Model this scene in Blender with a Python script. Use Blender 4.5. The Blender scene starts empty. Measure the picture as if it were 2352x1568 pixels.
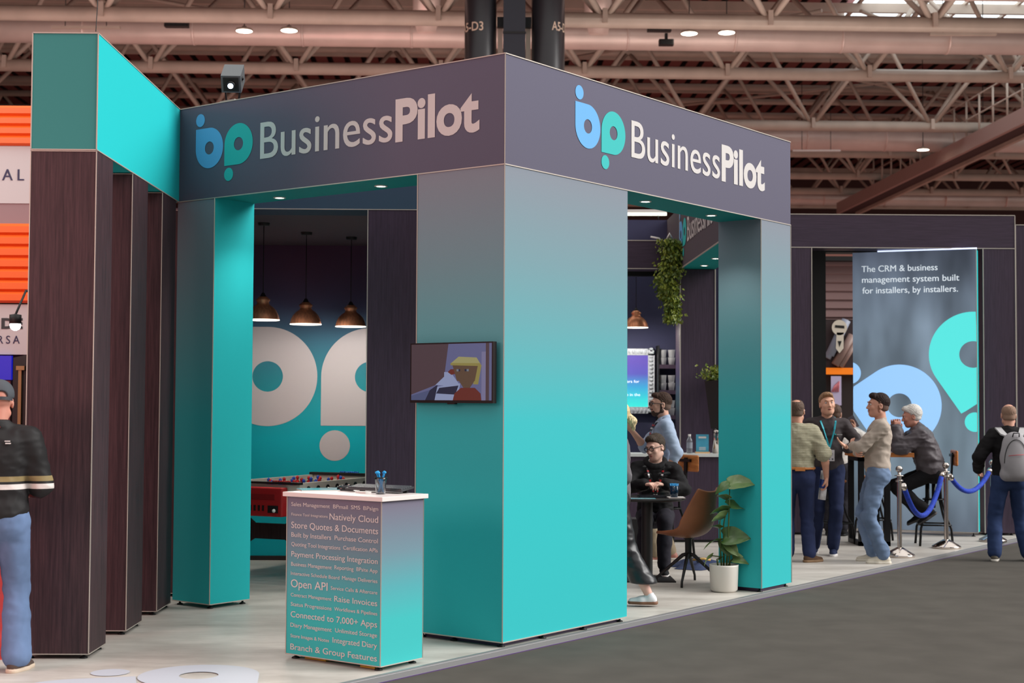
import bpy, math, random
import numpy as np
from mathutils import Vector, Matrix, Euler
random.seed(7)
np.random.seed(7)
S = bpy.context.scene
COL = S.collection
PI = math.pi

# ---------------------------------------------------------------- camera
cam_d = bpy.data.cameras.new('camera')
cam = bpy.data.objects.new('camera', cam_d)
COL.objects.link(cam)
cam_d.sensor_width = 36.0
cam_d.lens = 3395.0 * 36 / 2352
cam_d.clip_end = 300
CR, CD, CU = Vector((0.99989, -0.00546, -0.01370)), Vector((-0.01387, -0.03974, -0.99911)), Vector((0.004912, 0.99919, -0.03981))
CAM_ROT = Matrix((CR, CD, CU))
cam.matrix_world = Matrix.Translation((0, 0, 1.65)) @ CAM_ROT.to_4x4()
cam_d.dof.use_dof = True
cam_d.dof.focus_distance = 11.0
cam_d.dof.aperture_fstop = 3.2
S.camera = cam
# ---------------------------------------------------------------- light and exposure
S.view_settings.view_transform = 'Standard'
S.view_settings.look = 'None'
S.view_settings.gamma = 1
S.view_settings.use_curve_mapping = False
S.view_settings.exposure = 0.0
wd = bpy.data.worlds.new('hall_daylight')
S.world = wd
wd.use_nodes = True
bg = wd.node_tree.nodes['Background']
bg.inputs[0].default_value = (1.0, 0.98, 0.95, 1)
# soft hall daylight: strongest from the rooflights overhead, then from the open side at the right
_n, _l = wd.node_tree.nodes, wd.node_tree.links.new
_tc, _sx = _n.new('ShaderNodeTexCoord'), _n.new('ShaderNodeSeparateXYZ')
_l(_tc.outputs['Generated'], _sx.inputs[0])


def _math(op, a, b):
    m = _n.new('ShaderNodeMath')
    m.operation = op
    for i, v in enumerate((a, b)):
        if isinstance(v, (int, float)):
            m.inputs[i].default_value = v
        else:
            _l(v, m.inputs[i])
    return m.outputs[0]


_up = _math('MULTIPLY', _math('MAXIMUM', _sx.outputs[2], 0.0), 1.05)
_rt = _math('MULTIPLY', _math('MAXIMUM', _sx.outputs[0], 0.0), 0.50)
_l(_math('ADD', _math('ADD', _up, _rt), 0.10), bg.inputs[1])


def lamp(name, kind, loc, energy, color=(1, 1, 1), direction=None, **kw):
    d = bpy.data.lights.new(name, kind)
    d.energy = energy
    d.color = color
    for k, v in kw.items():
        setattr(d, k, v)
    o = bpy.data.objects.new(name, d)
    COL.objects.link(o)
    o.location = loc
    if direction is not None:
        o.rotation_euler = Vector(direction).to_track_quat('-Z', 'Y').to_euler()
    return o


lamp('rooflight_sun', 'SUN', (12, 2, 14), 3.3, (1.0, 0.985, 0.96), (-0.85, 0.12, -0.52), angle=math.radians(38))
# coloured stand lights of the neighbouring stands: one on the left, one washing the roof
lamp('red_stand_light', 'AREA', (-9.0, 3.0, 4.2), 430, (1.0, 0.40, 0.38), (0.85, 0.75, -0.15), shape='RECTANGLE', size=5, size_y=3)
lamp('roof_wash', 'AREA', (6, 42, 4.4), 1050, (1.0, 0.43, 0.36), (0, 0, 1), shape='RECTANGLE', size=46, size_y=34)
lamp('duct_wash', 'AREA', (0, 27, 5.2), 640, (1.0, 0.86, 0.80), (0, 0.45, 1), shape='RECTANGLE', size=30, size_y=6)  # unseen lamp added to brighten the round duct

lamp('orange_stand_fill', 'AREA', (-7.0, 13.2, 5.2), 70, (1.0, 0.95, 0.9), (0, 1, -0.75), shape='RECTANGLE', size=4, size_y=.6)  # extra area lamp out of view, added to lift the orange panels

# ---------------------------------------------------------------- helpers: materials


def lin(c):
    return tuple(((v / 255) / 12.92 if v / 255 <= 0.04045 else ((v / 255 + 0.055) / 1.055) ** 2.4) for v in c)


def mat(name, rgb, rough=0.6, metal=0.0, emit=None, estr=0.0, spec=0.5, noise=0.0, nscale=30, bump=0.0, alpha=None, trans=0.0, srgb=True, stretch=(1, 1, 1)):
    m = bpy.data.materials.new(name)
    m.use_nodes = True
    nt = m.node_tree
    b = nt.nodes['Principled BSDF']
    c = lin(rgb) if srgb else rgb
    b.inputs['Base Color'].default_value = (*c, 1)
    b.inputs['Roughness'].default_value = rough
    b.inputs['Metallic'].default_value = metal
    b.inputs['Specular IOR Level'].default_value = spec
    if trans:
        b.inputs['Transmission Weight'].default_value = trans
    if emit is not None:
        b.inputs['Emission Color'].default_value = (*lin(emit), 1)
        b.inputs['Emission Strength'].default_value = estr
    if noise or bump:
        tc = nt.nodes.new('ShaderNodeTexCoord')
        mp = nt.nodes.new('ShaderNodeMapping')
        mp.inputs['Scale'].default_value = stretch
        nz = nt.nodes.new('ShaderNodeTexNoise')
        nz.inputs['Scale'].default_value = nscale
        nz.inputs['Detail'].default_value = 4
        nt.links.new(tc.outputs['Object'], mp.inputs[0])
        nt.links.new(mp.outputs[0], nz.inputs['Vector'])
        if noise:
            rp = nt.nodes.new('ShaderNodeValToRGB')
            rp.color_ramp.elements[0].position = 0.3
            rp.color_ramp.elements[1].position = 0.7
            rp.color_ramp.elements[0].color = (*[v * (1 - noise) for v in c], 1)
            rp.color_ramp.elements[1].color = (*[min(1, v * (1 + noise)) for v in c], 1)
            nt.links.new(nz.outputs[0], rp.inputs[0])
            nt.links.new(rp.outputs[0], b.inputs['Base Color'])
        if bump:
            bp = nt.nodes.new('ShaderNodeBump')
            bp.inputs['Strength'].default_value = bump
            bp.inputs['Distance'].default_value = 0.01
            nt.links.new(nz.outputs[0], bp.inputs['Height'])
            nt.links.new(bp.outputs[0], b.inputs['Normal'])
    return m


def ramp_mat(name, stops, zmax=4.0, rough=0.75, emit=0.0, weave=0.05, axis=2):
    """printed fabric: the colours of the print run from the floor (0) to the top (zmax)"""
    m = bpy.data.materials.new(name)
    m.use_nodes = True
    nt = m.node_tree
    b = nt.nodes['Principled BSDF']
    tc = nt.nodes.new('ShaderNodeTexCoord')
    sp = nt.nodes.new('ShaderNodeSeparateXYZ')
    dv = nt.nodes.new('ShaderNodeMath')
    dv.operation = 'DIVIDE'
    dv.inputs[1].default_value = zmax
    rp = nt.nodes.new('ShaderNodeValToRGB')
    cr = rp.color_ramp
    while len(cr.elements) < len(stops):
        cr.elements.new(0.5)
    for e, (z, c) in zip(cr.elements, stops):
        e.position = z / zmax
        e.color = (*lin(c), 1)
    nz = nt.nodes.new('ShaderNodeTexNoise')
    nz.inputs['Scale'].default_value = 260
    nz.inputs['Detail'].default_value = 2
    mx = nt.nodes.new('ShaderNodeMixRGB')
    mx.blend_type = 'MULTIPLY'
    mx.inputs[0].default_value = 1
    r2 = nt.nodes.new('ShaderNodeValToRGB')
    r2.color_ramp.elements[0].position = 0.3
    r2.color_ramp.elements[1].position = 0.7
    r2.color_ramp.elements[0].color = (1 - weave, 1 - weave, 1 - weave, 1)
    r2.color_ramp.elements[1].color = (1, 1, 1, 1)
    L = nt.links.new
    L(tc.outputs['Object'], sp.inputs[0])
    L(sp.outputs[axis], dv.inputs[0])
    L(dv.outputs[0], rp.inputs[0])
    L(tc.outputs['Object'], nz.inputs['Vector'])
    L(nz.outputs[0], r2.inputs[0])
    L(rp.outputs[0], mx.inputs[1])
    L(r2.outputs[0], mx.inputs[2])
    L(mx.outputs[0], b.inputs['Base Color'])
    b.inputs['Roughness'].default_value = rough
    b.inputs['Specular IOR Level'].default_value = 0.25
    if emit:
        L(mx.outputs[0], b.inputs['Emission Color'])
        b.inputs['Emission Strength'].default_value = emit
    return m


def wood_mat(name, a, bcol, rough=0.5, stretch=(30, 30, 1.2), spec=0.4):
    m = bpy.data.materials.new(name)
    m.use_nodes = True
    nt = m.node_tree
    b = nt.nodes['Principled BSDF']
    tc = nt.nodes.new('ShaderNodeTexCoord')
    mp = nt.nodes.new('ShaderNodeMapping')
    mp.inputs['Scale'].default_value = stretch
    nz = nt.nodes.new('ShaderNodeTexNoise')
    nz.inputs['Scale'].default_value = 2.2
    nz.inputs['Detail'].default_value = 8
    nz.inputs['Roughness'].default_value = 0.7
    rp = nt.nodes.new('ShaderNodeValToRGB')
    rp.color_ramp.elements[0].position = 0.35
    rp.color_ramp.elements[1].position = 0.68
    rp.color_ramp.elements[0].color = (*lin(a), 1)
    rp.color_ramp.elements[1].color = (*lin(bcol), 1)
    L = nt.links.new
    L(tc.outputs['Object'], mp.inputs[0])
    L(mp.outputs[0], nz.inputs['Vector'])
    L(nz.outputs[0], rp.inputs[0])
    L(rp.outputs[0], b.inputs['Base Color'])
    b.inputs['Roughness'].default_value = rough
    b.inputs['Specular IOR Level'].default_value = spec
    return m


M = {}
PRINT = [(0.0, (0, 158, 164)), (0.9, (0, 160, 166)), (1.55, (22, 158, 164)), (2.15, (90, 148, 158)), (2.7, (126, 142, 158)), (3.2, (128, 128, 148)), (4.0, (112, 108, 130))]
M['print'] = ramp_mat('teal_fading_print_fabric', [(0.0, (48, 184, 188)), (0.9, (46, 186, 190)), (1.5, (56, 184, 190)), (2.05, (96, 170, 178)), (2.6, (120, 156, 166)), (3.2, (136, 144, 156)), (4.0, (126, 126, 146))])
M['header'] = ramp_mat('slate_header_fabric', [(3.2, (98, 95, 113)), (4.0, (104, 101, 120))])
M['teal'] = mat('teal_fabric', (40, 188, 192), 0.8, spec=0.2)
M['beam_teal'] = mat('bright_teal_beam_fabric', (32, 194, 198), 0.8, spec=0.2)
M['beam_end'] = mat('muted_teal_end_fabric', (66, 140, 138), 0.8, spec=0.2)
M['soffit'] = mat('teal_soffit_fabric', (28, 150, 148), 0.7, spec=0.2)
M['trim'] = mat('aluminium_edge_trim', (196, 186, 176), 0.45, 0.3)
M['foot'] = mat('black_levelling_foot', (18, 16, 18), 0.5)
M['dwood'] = wood_mat('dark_wood_print', (46, 30, 36), (78, 53, 58))
M['dwood2'] = wood_mat('dark_purple_wood_print', (55, 42, 57), (73, 57, 76))
M['dwoodh'] = wood_mat('dark_wood_print_across', (55, 42, 57), (71, 55, 74), stretch=(1.2, 30, 30))
M['navy'] = mat('navy_wall_fabric', (56, 58, 88), 0.8, noise=0.15, nscale=2)
M['black'] = mat('matt_black', (14, 13, 14), 0.55)
M['blackmetal'] = mat('black_powder_metal', (20, 20, 22), 0.4, 0.5)
M['white'] = mat('white_vinyl', (232, 228, 224), 0.5)
M['lettering'] = mat('white_lettering', (214, 208, 206), 0.6)
M['sky'] = mat('light_blue_print', (104, 176, 232), 0.7)
M['mark_teal'] = mat('teal_print', (44, 188, 186), 0.7)
M['lens'] = mat('lit_lens', (255, 250, 235), 0.4, emit=(255, 246, 226), estr=14)
M['chrome'] = mat('polished_chrome', (215, 205, 198), 0.12, 1.0)
M['copper'] = mat('brushed_copper', (240, 160, 118), 0.42, 0.7, noise=0.2, nscale=8, stretch=(6, 6, 0.2))
M['steel'] = mat('painted_truss_steel', (190, 174, 160), 0.55, noise=0.1, nscale=2)
M['duct'] = mat('dull_duct_metal', (226, 204, 194), 0.34, 0.30, noise=0.10, nscale=1.2, bump=0.06)
M['deck'] = mat('roof_deck_sheet', (124, 66, 62), 0.7, noise=0.1, nscale=0.5)

# ---------------------------------------------------------------- helpers: objects
MW = {}


def setm(o, loc=(0, 0, 0), rotz=0.0, parent=None):
    m = Matrix.Translation(loc) @ Matrix.Rotation(rotz, 4, 'Z')
    MW[o.name] = m


def tag(o, label=None, cat=None, group=None, kind=None):
    if label:
        o['label'] = label
    if cat:
        o['category'] = cat
    if group:
        o['group'] = group
    if kind:
        o['kind'] = kind
    return o


def thing(name, label, cat, loc=(0, 0, 0), rotz=0.0, group=None):
    o = bpy.data.objects.new(name, None)
    o.empty_display_size = 0.1
    COL.objects.link(o)
    o.location = loc
    o.rotation_euler = (0, 0, rotz)
    setm(o, loc, rotz)
    return tag(o, label, cat, group)


class MB:
    """collects shapes given in world coordinates"""

    def __init__(s):
        s.v, s.f, s.m, s.sm = [], [], [], []
        s.T = None

    def add(s, vs, fs, mi=0, smooth=False):
        n = len(s.v)
        if s.T is not None:
            vs = [tuple(s.T @ Vector(p)) for p in vs]
        s.v += [tuple(p) for p in vs]
        for f in fs:
            s.f.append([i + n for i in f])
            s.m.append(mi)
            s.sm.append(smooth)

    def box(s, x0, x1, y0, y1, z0, z1, mi=0):
        vs = [(x, y, z) for z in (z0, z1) for y in (y0, y1) for x in (x0, x1)]
        s.add(vs, [(0, 2, 3, 1), (4, 5, 7, 6), (0, 1, 5, 4), (2, 6, 7, 3), (0, 4, 6, 2), (1, 3, 7, 5)], mi)

    def obox(s, O, U, V, N, u, v, n, mi=0):
        """box in the frame O,U,V,N with ranges u,v,n"""
        O, U, V, N = map(Vector, (O, U, V, N))
        vs = [O + U * a + V * b + N * c for c in n for b in v for a in u]
        flip = U.cross(V).dot(N) * (u[1] - u[0]) * (v[1] - v[0]) * (n[1] - n[0]) < 0
        fs = [(0, 2, 3, 1), (4, 5, 7, 6), (0, 1, 5, 4), (2, 6, 7, 3), (0, 4, 6, 2), (1, 3, 7, 5)]
        if flip:
            fs = [f[::-1] for f in fs]
        s.add(vs, fs, mi)

    def bevbox(s, x0, x1, y0, y1, z0, z1, r, mi=0, seg=4):
        """box with rounded vertical edges"""
        pts = []
        for cx, cy, a0 in ((x1 - r, y1 - r, 0), (x0 + r, y1 - r, 90), (x0 + r, y0 + r, 180), (x1 - r, y0 + r, 270)):
            for i in range(seg + 1):
                a = math.radians(a0 + 90 * i / seg)
                pts.append((cx + r * math.cos(a), cy + r * math.sin(a)))
        s.prism(pts, z0, z1, mi)

    def prism(s, pts, z0, z1, mi=0):
        n = len(pts)
        vs = [(x, y, z0) for x, y in pts] + [(x, y, z1) for x, y in pts]
        fs = [list(range(n))[::-1], list(range(n, 2 * n))] + [(i, (i + 1) % n, n + (i + 1) % n, n + i) for i in range(n)]
        s.add(vs, fs, mi)

    def oprism(s, O, U, V, N, pts, n0, n1, mi=0):
        O, U, V, N = map(Vector, (O, U, V, N))
        k = len(pts)
        vs = [O + U * a + V * b + N * n0 for a, b in pts] + [O + U * a + V * b + N * n1 for a, b in pts]
        fs = [list(range(k))[::-1], list(range(k, 2 * k))] + [(i, (i + 1) % k, k + (i + 1) % k, k + i) for i in range(k)]
        s.add(vs, fs, mi)

    def tube(s, pts, r, seg=10, mi=0, cap=True, smooth=True):
        pts = [Vector(p) for p in pts]
        n = len(pts)
        rs = r if isinstance(r, (list, tuple)) else [r] * n
        d0 = (pts[1] - pts[0]).normalized()
        ref = Vector((0, 0, 1)) if abs(d0.z) < 0.9 else Vector((1, 0, 0))
        u = d0.cross(ref).normalized()
        vs = []
        for i, p in enumerate(pts):
            d = (pts[min(i + 1, n - 1)] - pts[max(i - 1, 0)]).normalized()
            u = (u - d * u.dot(d)).normalized()
            w = d.cross(u)
            for k in range(seg):
                a = 2 * PI * k / seg
                vs.append(p + (u * math.cos(a) + w * math.sin(a)) * rs[i])
        fs = []
        for i in range(n - 1):
            for k in range(seg):
                a, b = i * seg + k, i * seg + (k + 1) % seg
                fs.append((a, b, b + seg, a + seg))
        s.add(vs, fs, mi, smooth)
        if cap:
            base = len(s.v) - len(vs)
            s.f.append([base + k for k in range(seg)][::-1])
            s.m.append(mi)
            s.sm.append(False)
            s.f.append([base + (n - 1) * seg + k for k in range(seg)])
            s.m.append(mi)
            s.sm.append(False)

    def bar(s, a, b, w, h, mi=0):
        """square bar from a to b"""
        a, b = Vector(a), Vector(b)
        d = (b - a).normalized()
        ref = Vector((0, 0, 1)) if abs(d.z) < 0.95 else Vector((0, 1, 0))
        u = d.cross(ref).normalized()
        v = u.cross(d)
        s.obox(a, u, v, -d, (-w / 2, w / 2), (-h / 2, h / 2), (0, -(b - a).length), mi)

    def lathe(s, prof, c=(0, 0, 0), seg=32, mi=0, smooth=True):
        c = Vector(c)
        n = len(prof)
        vs, fs = [], []
        for r, z in prof:
            for k in range(seg):
                a = 2 * PI * k / seg
                vs.append(c + Vector((r * math.cos(a), r * math.sin(a), z)))
        for i in range(n - 1):
            for k in range(seg):
                a, b = i * seg + k, i * seg + (k + 1) % seg
                fs.append((a, b, b + seg, a + seg))
        s.add(vs, fs, mi, smooth)

    def ball(s, c, r, mi=0, seg=16, sc=(1, 1, 1)):
        c = Vector(c)
        vs, fs = [], []
        n = seg // 2
        for i in range(n + 1):
            t = PI * i / n
            for k in range(seg):
                a = 2 * PI * k / seg
                vs.append(c + Vector((r * sc[0] * math.sin(t) * math.cos(a), r * sc[1] * math.sin(t) * math.sin(a), -r * sc[2] * math.cos(t))))
        for i in range(n):
            for k in range(seg):
                a, b = i * seg + k, i * seg + (k + 1) % seg
                fs.append((a, b, b + seg, a + seg))
        s.add(vs, fs, mi, True)

    def build(s, name, mats, parent=None, local=False):
        if not isinstance(mats, (list, tuple)):
            mats = [mats]
        me = bpy.data.meshes.new(name)
        vs = s.v
        if parent is not None and not local:
            inv = MW[parent.name].inverted()
            vs = [tuple(inv @ Vector(p)) for p in vs]
        me.from_pydata(vs, [], s.f)
        for m_ in mats:
            me.materials.append(m_)
        me.polygons.foreach_set('material_index', s.m)
        me.polygons.foreach_set('use_smooth', s.sm)
        me.update()
        o = bpy.data.objects.new(name, me)
        COL.objects.link(o)
        if parent is not None:
            o.parent = parent
            MW[o.name] = MW[parent.name]
        else:
            MW[o.name] = Matrix.Identity(4)
        return o


def struct(o, label=None):
    o['kind'] = 'structure'
    if label:
        o['label'] = label
    return o


# ---- lettering: built-in font turned into mesh and fitted between u0..u1 on the plane O,U,V,N
def text(mb, body, O, U, V, N, u0, u1, v0, cap, bold=0.0, off=0.002, mi=0, track=1.0):
    c = bpy.data.curves.new('t', 'FONT')
    c.body = body
    c.offset = bold if bold >= 0.012 else 0.0
    c.resolution_u = 5
    c.space_character = track
    o = bpy.data.objects.new('t', c)
    me = bpy.data.meshes.new_from_object(o)
    n = len(me.vertices)
    co = np.empty(n * 3)
    me.vertices.foreach_get('co', co)
    co = co.reshape(-1, 3)
    x0, x1 = co[:, 0].min(), co[:, 0].max()
    sx = (u1 - u0) / (x1 - x0)
    sy = cap / 0.69
    O, U, V, N = map(Vector, (O, U, V, N))
    vs = [O + U * (u0 + (p[0] - x0) * sx) + V * (v0 + p[1] * sy) + N * off for p in co]
    fs = [list(p.vertices) for p in me.polygons]
    flip = U.cross(V).dot(N) < 0
    if flip:
        fs = [f[::-1] for f in fs]
    if 0 < bold < 0.012:      # medium weight: two impressions a hair apart
        k = bold * cap * 1.8
        mb.add([p + U * k for p in vs], fs, mi)
        vs = [p - U * k + N * .0004 for p in vs]
    mb.add(vs, fs, mi)
    bpy.data.objects.remove(o)
    bpy.data.curves.remove(c)
    bpy.data.meshes.remove(me)


def drop_pts(R, ang, n=72):
    """outline (polar, about the centre) of a disc with one square corner pointing to ang"""
    out = []
    for i in range(n):
        t = 2 * PI * i / n
        d = (t - ang + PI) % (2 * PI) - PI
        if abs(d) <= PI / 4:
            # inside the square quadrant: limited by the two tangents at ang +- 45 deg
            r = R / math.cos(PI / 4 - abs(d))
        else:
            r = R
        out.append((t, r))
    return out


def droplet(mb, O, U, V, N, cu, cv, R, hole, ang, mi=0, off=0.002, rect=None, th=0.0015):
    O, U, V, N = map(Vector, (O, U, V, N))
    pts = drop_pts(R, ang, 96)
    outer, inner = [], []
    for t, r in pts:
        du, dv = math.cos(t), math.sin(t)
        lim = 1e9
        if rect:
            if du > 1e-9: lim = min(lim, (rect[1] - cu) / du)
            if du < -1e-9: lim = min(lim, (rect[0] - cu) / du)
            if dv > 1e-9: lim = min(lim, (rect[3] - cv) / dv)
            if dv < -1e-9: lim = min(lim, (rect[2] - cv) / dv)
        a, b = min(r, lim), min(hole, lim)
        outer.append(O + U * (cu + du * a) + V * (cv + dv * a) + N * off)
        inner.append(O + U * (cu + du * b) + V * (cv + dv * b) + N * off)
    n = len(outer)
    vs = outer + inner
    fs = [(i, (i + 1) % n, n + (i + 1) % n, n + i) for i in range(n)]
    if U.cross(V).dot(N) < 0:
        fs = [f[::-1] for f in fs]
    mb.add(vs, fs, mi)


def disc(mb, O, U, V, N, cu, cv, R, mi=0, off=0.002, rect=None, n=40):
    droplet_like = []
    O, U, V, N = map(Vector, (O, U, V, N))
    for i in range(n):
        t = 2 * PI * i / n
        a, b = cu + R * math.cos(t), cv + R * math.sin(t)
        if rect:
            a = min(max(a, rect[0]), rect[1])
            b = min(max(b, rect[2]), rect[3])
        droplet_like.append(O + U * a + V * b + N * off)
    f = list(range(n))
    if U.cross(V).dot(N) < 0:
        f = f[::-1]
    mb.add(droplet_like, [f], mi)


def bp_logo(O, U, V, N, u, parent, unit=0.162, off=0.003, tw=1.0, vb=3.505):
    """two-drop mark and the two-weight name, u = left edge of the mark (m along U), baseline vb"""
    cz = vb + 0.145
    a = MB()
    droplet(a, O, U, V, N, u + unit, cz, unit, 0.052, math.radians(135), 0, off)
    disc(a, O, U, V, N, u + 0.052, cz + 0.232, 0.052, 0, off)
    a.build('light_blue_mark', M['sky'], parent)
    a = MB()
    droplet(a, O, U, V, N, u + unit + 0.34, cz, unit, 0.052, math.radians(225), 0, off)
    disc(a, O, U, V, N, u + 0.34 + 0.052, cz - 0.232, 0.052, 0, off)
    a.build('teal_mark', M['mark_teal'], parent)
    a = MB()
    text(a, 'Business', O, U, V, N, u + 0.75, u + 2.115, vb, 0.285, 0.004, off)
    text(a, 'Pilot', O, U, V, N, u + 2.145, u + 2.915, vb, 0.285, 0.034, off)
    a.build('lettering', M['lettering'], parent)


def trims(parent, segs, w=0.007, name='edge_trim', m=None):
    a = MB()
    for p, q in segs:
        a.bar(p, q, w, w)
    return a.build(name, m or M['trim'], parent)


def foot(parent, x, y, z1=0.03):
    a = MB()
    a.lathe([(0.0, 0.0), (0.026, 0.0), (0.024, 0.008), (0.009, 0.014), (0.008, z1)], (x, y, 0), 12)
    a.build('levelling_foot', M['foot'], parent)


X, Y, Z = Vector((1, 0, 0)), Vector((0, 1, 0)), Vector((0, 0, 1))
# ================================================================ FLOORS
def grid_floor(name, pts, z0, z1, m, kind='structure'):
    a = MB()
    a.prism(pts, z0, z1)
    return struct(a.build(name, m))


def floor_mat():
    m = bpy.data.materials.new('pale_concrete_vinyl')
    m.use_nodes = True
    nt = m.node_tree
    b = nt.nodes['Principled BSDF']
    tc = nt.nodes.new('ShaderNodeTexCoord')
    mp = nt.nodes.new('ShaderNodeMapping')
    mp.inputs['Scale'].default_value = (0.8, 2.2, 1)
    n1 = nt.nodes.new('ShaderNodeTexNoise')
    n1.inputs['Scale'].default_value = 1.6
    n1.inputs['Detail'].default_value = 6
    n1.inputs['Roughness'].default_value = 0.65
    rp = nt.nodes.new('ShaderNodeValToRGB')
    rp.color_ramp.elements[0].position = 0.32
    rp.color_ramp.elements[0].color = (*lin((172, 165, 157)), 1)
    rp.color_ramp.elements[1].position = 0.68
    rp.color_ramp.elements[1].color = (*lin((212, 206, 198)), 1)
    L = nt.links.new
    L(tc.outputs['Object'], mp.inputs[0])
    L(mp.outputs[0], n1.inputs['Vector'])
    L(n1.outputs[0], rp.inputs[0])
    L(rp.outputs[0], b.inputs['Base Color'])
    b.inputs['Roughness'].default_value = 0.42
    b.inputs['Specular IOR Level'].default_value = 0.4
    return m


c0 = Vector((0.081, 9.929, 0))
dR = Vector((0.6157, 0.788, 0)).normalized()
dL = Vector((-dR.y, dR.x, 0))
nR = Vector((dR.y, -dR.x, 0))    # outward normal of the right-hand face
nL = -dR                          # outward normal of the left-hand face

e0 = Vector((-0.442, 9.246, 0))
def edge(t):
    return e0 + dR * t
E1, E2 = edge(-6.5), edge(26)
FM = floor_mat()
a = MB()
a.prism([(-9, 3.0), (E1.x, 3.0), (E1.x, E1.y), (E2.x, E2.y), (E2.x, 32), (-2.97, 32), (-2.97, 9.44), (-9, 9.44)], -0.04, 0.0)
struct(a.build('floor', FM), 'pale grey concrete-look floor of the raised exhibition stand')
a = MB()
a.box(-60, 70, -12, 75, -0.2, -0.045)
fl_aisle = a.build('floor', mat('dark_aisle_carpet', (84, 80, 75), 0.95, noise=0.10, nscale=3, spec=0.1, bump=0.2))
struct(fl_aisle, 'dark grey-brown aisle carpet')
a = MB()
a.box(-14, -2.985, 9.45, 26, -0.045, -0.004)
struct(a.build('floor', mat('red_carpet', (206, 62, 62), 0.95, noise=0.05, nscale=3)), 'red carpet of the neighbouring stand')
# aluminium ramp edge along the stand
a = MB()
a.obox(E1, dR, nR, Z, (0, 32.5), (0.0, 0.022), (-0.043, 0.003))
a.obox(E1, dR, nR, Z, (0, 32.5), (0.018, 0.026), (-0.045, -0.006))
struct(a.build('trim_1', mat('aluminium_floor_edge', (176, 176, 178), 0.38, 0.7)), 'aluminium edge strip along the raised floor')
a = MB()
a.obox(E1, dR, nR, Z, (0, 32.5), (0.025, 0.029), (-0.045, -0.039))
struct(a.build('trim_2', mat('purple_film', (84, 62, 108), 0.4)), 'thin purple protective film below the aluminium edge')
# printed floor logo
fm = mat('pale_floor_print', (196, 200, 210), 0.45)
a = MB()
disc(a, (0, 0, 0), X, Y, Z, -2.285, 9.0, 0.115, 0, 0.0035)
droplet(a, (0, 0, 0), X, Y, Z, -2.36, 8.44, 0.36, 0.115, math.radians(60), 0, 0.0035)
droplet(a, (0, 0, 0), X, Y, Z, -1.735, 8.905, 0.355, 0.115, math.radians(-38), 0, 0.005)
lg = a.build('floor_logo', fm)
tag(lg, 'pale printed two-drop logo on the stand floor at the bottom left', 'logo')

# ================================================================ HALL ROOF
RA = math.radians(-1.5)
RF = thing('roof_frame', 'x', 'x')
bpy.data.objects.remove(RF)
RT = Matrix.Rotation(math.radians(1.0), 4, 'Z')


def rmb():
    a = MB()
    a.T = RT
    return a


def truss(y, zb, label, h=2.35, phase=0.0, half=None, r=0.13):
    half = half or y * 0.40 + 3
    t = thing('roof_truss', label, 'truss', tuple(RT @ Vector((0, y, zb))), 0, 'steel roof trusses of the exhibition hall')
    P = 3.45
    a = rmb(); a.tube([(-half, y, zb), (half, y, zb)], r, 10)
    x = -half
    a.build('bottom_chord', M['steel'], t)
    for s_ in (-1, 1):
        a = rmb(); a.tube([(-half, y + s_ * 1.2, zb + h), (half, y + s_ * 1.2, zb + h)], r * 0.8, 8)
        a.build('top_chord', M['steel'], t)
    k = int(-half / P)
    while k * P < half:
        a = rmb()
        a.box(k * P + phase - 0.05, k * P + phase + 0.05, y - r - .04, y + r + .04, zb - r * .6, zb + r + .05)
        a.build('joint_plate', M['steel'], t)
        k += 1
    k = int(-half / P)
    while k * P < half:
        xn = k * P + phase
        for sx in (-1, 1):
            for sy in (-1, 1):
                a = rmb()
                a.tube([(xn, y, zb), (xn + sx * P / 2, y + sy * 1.2, zb + h)], r * 0.42, 6)
                a.build('brace', M['steel'], t)
        k += 1
    return t


def px2(x, y, Yd):
    """point on the view ray of a pixel at depth Yd"""
    v = CAM_ROT @ Vector(((x - 1176) / 3395, -(y - 784) / 3395, -1))
    return Vector((0, 0, 1.65)) + v * (Yd / v.y)


for (Yd, py, nodex, lab, r) in (
        (30.4, 44, 2148, 'steel roof truss nearest to the camera, above the first duct', 0.16),
        (35.3, 163, 1670, 'pale steel roof truss just below the first round duct', 0.15),
        (42.0, 287, 1866, 'steel roof truss whose bottom chord runs right above the second duct', 0.15),
        (46.8, 350, 2043, 'steel roof truss directly under the second duct and its lamps', 0.14),
        (51.3, 402, 1970, 'brown-lit steel truss, first below the one under the second duct', 0.13),
        (55.5, 437, 2140, 'steel roof truss second from the bottom, crossing behind the walkway foot', 0.13),
        (60.0, 470, 1840, 'lowest and farthest visible steel roof truss', 0.13)):
    p = RT.inverted() @ px2(1700 if py > 200 else 1176, py, Yd)
    q = RT.inverted() @ px2(nodex, py, Yd)
    truss(p.y, p.z, lab, phase=(q.x % 3.45), r=r)

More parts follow.
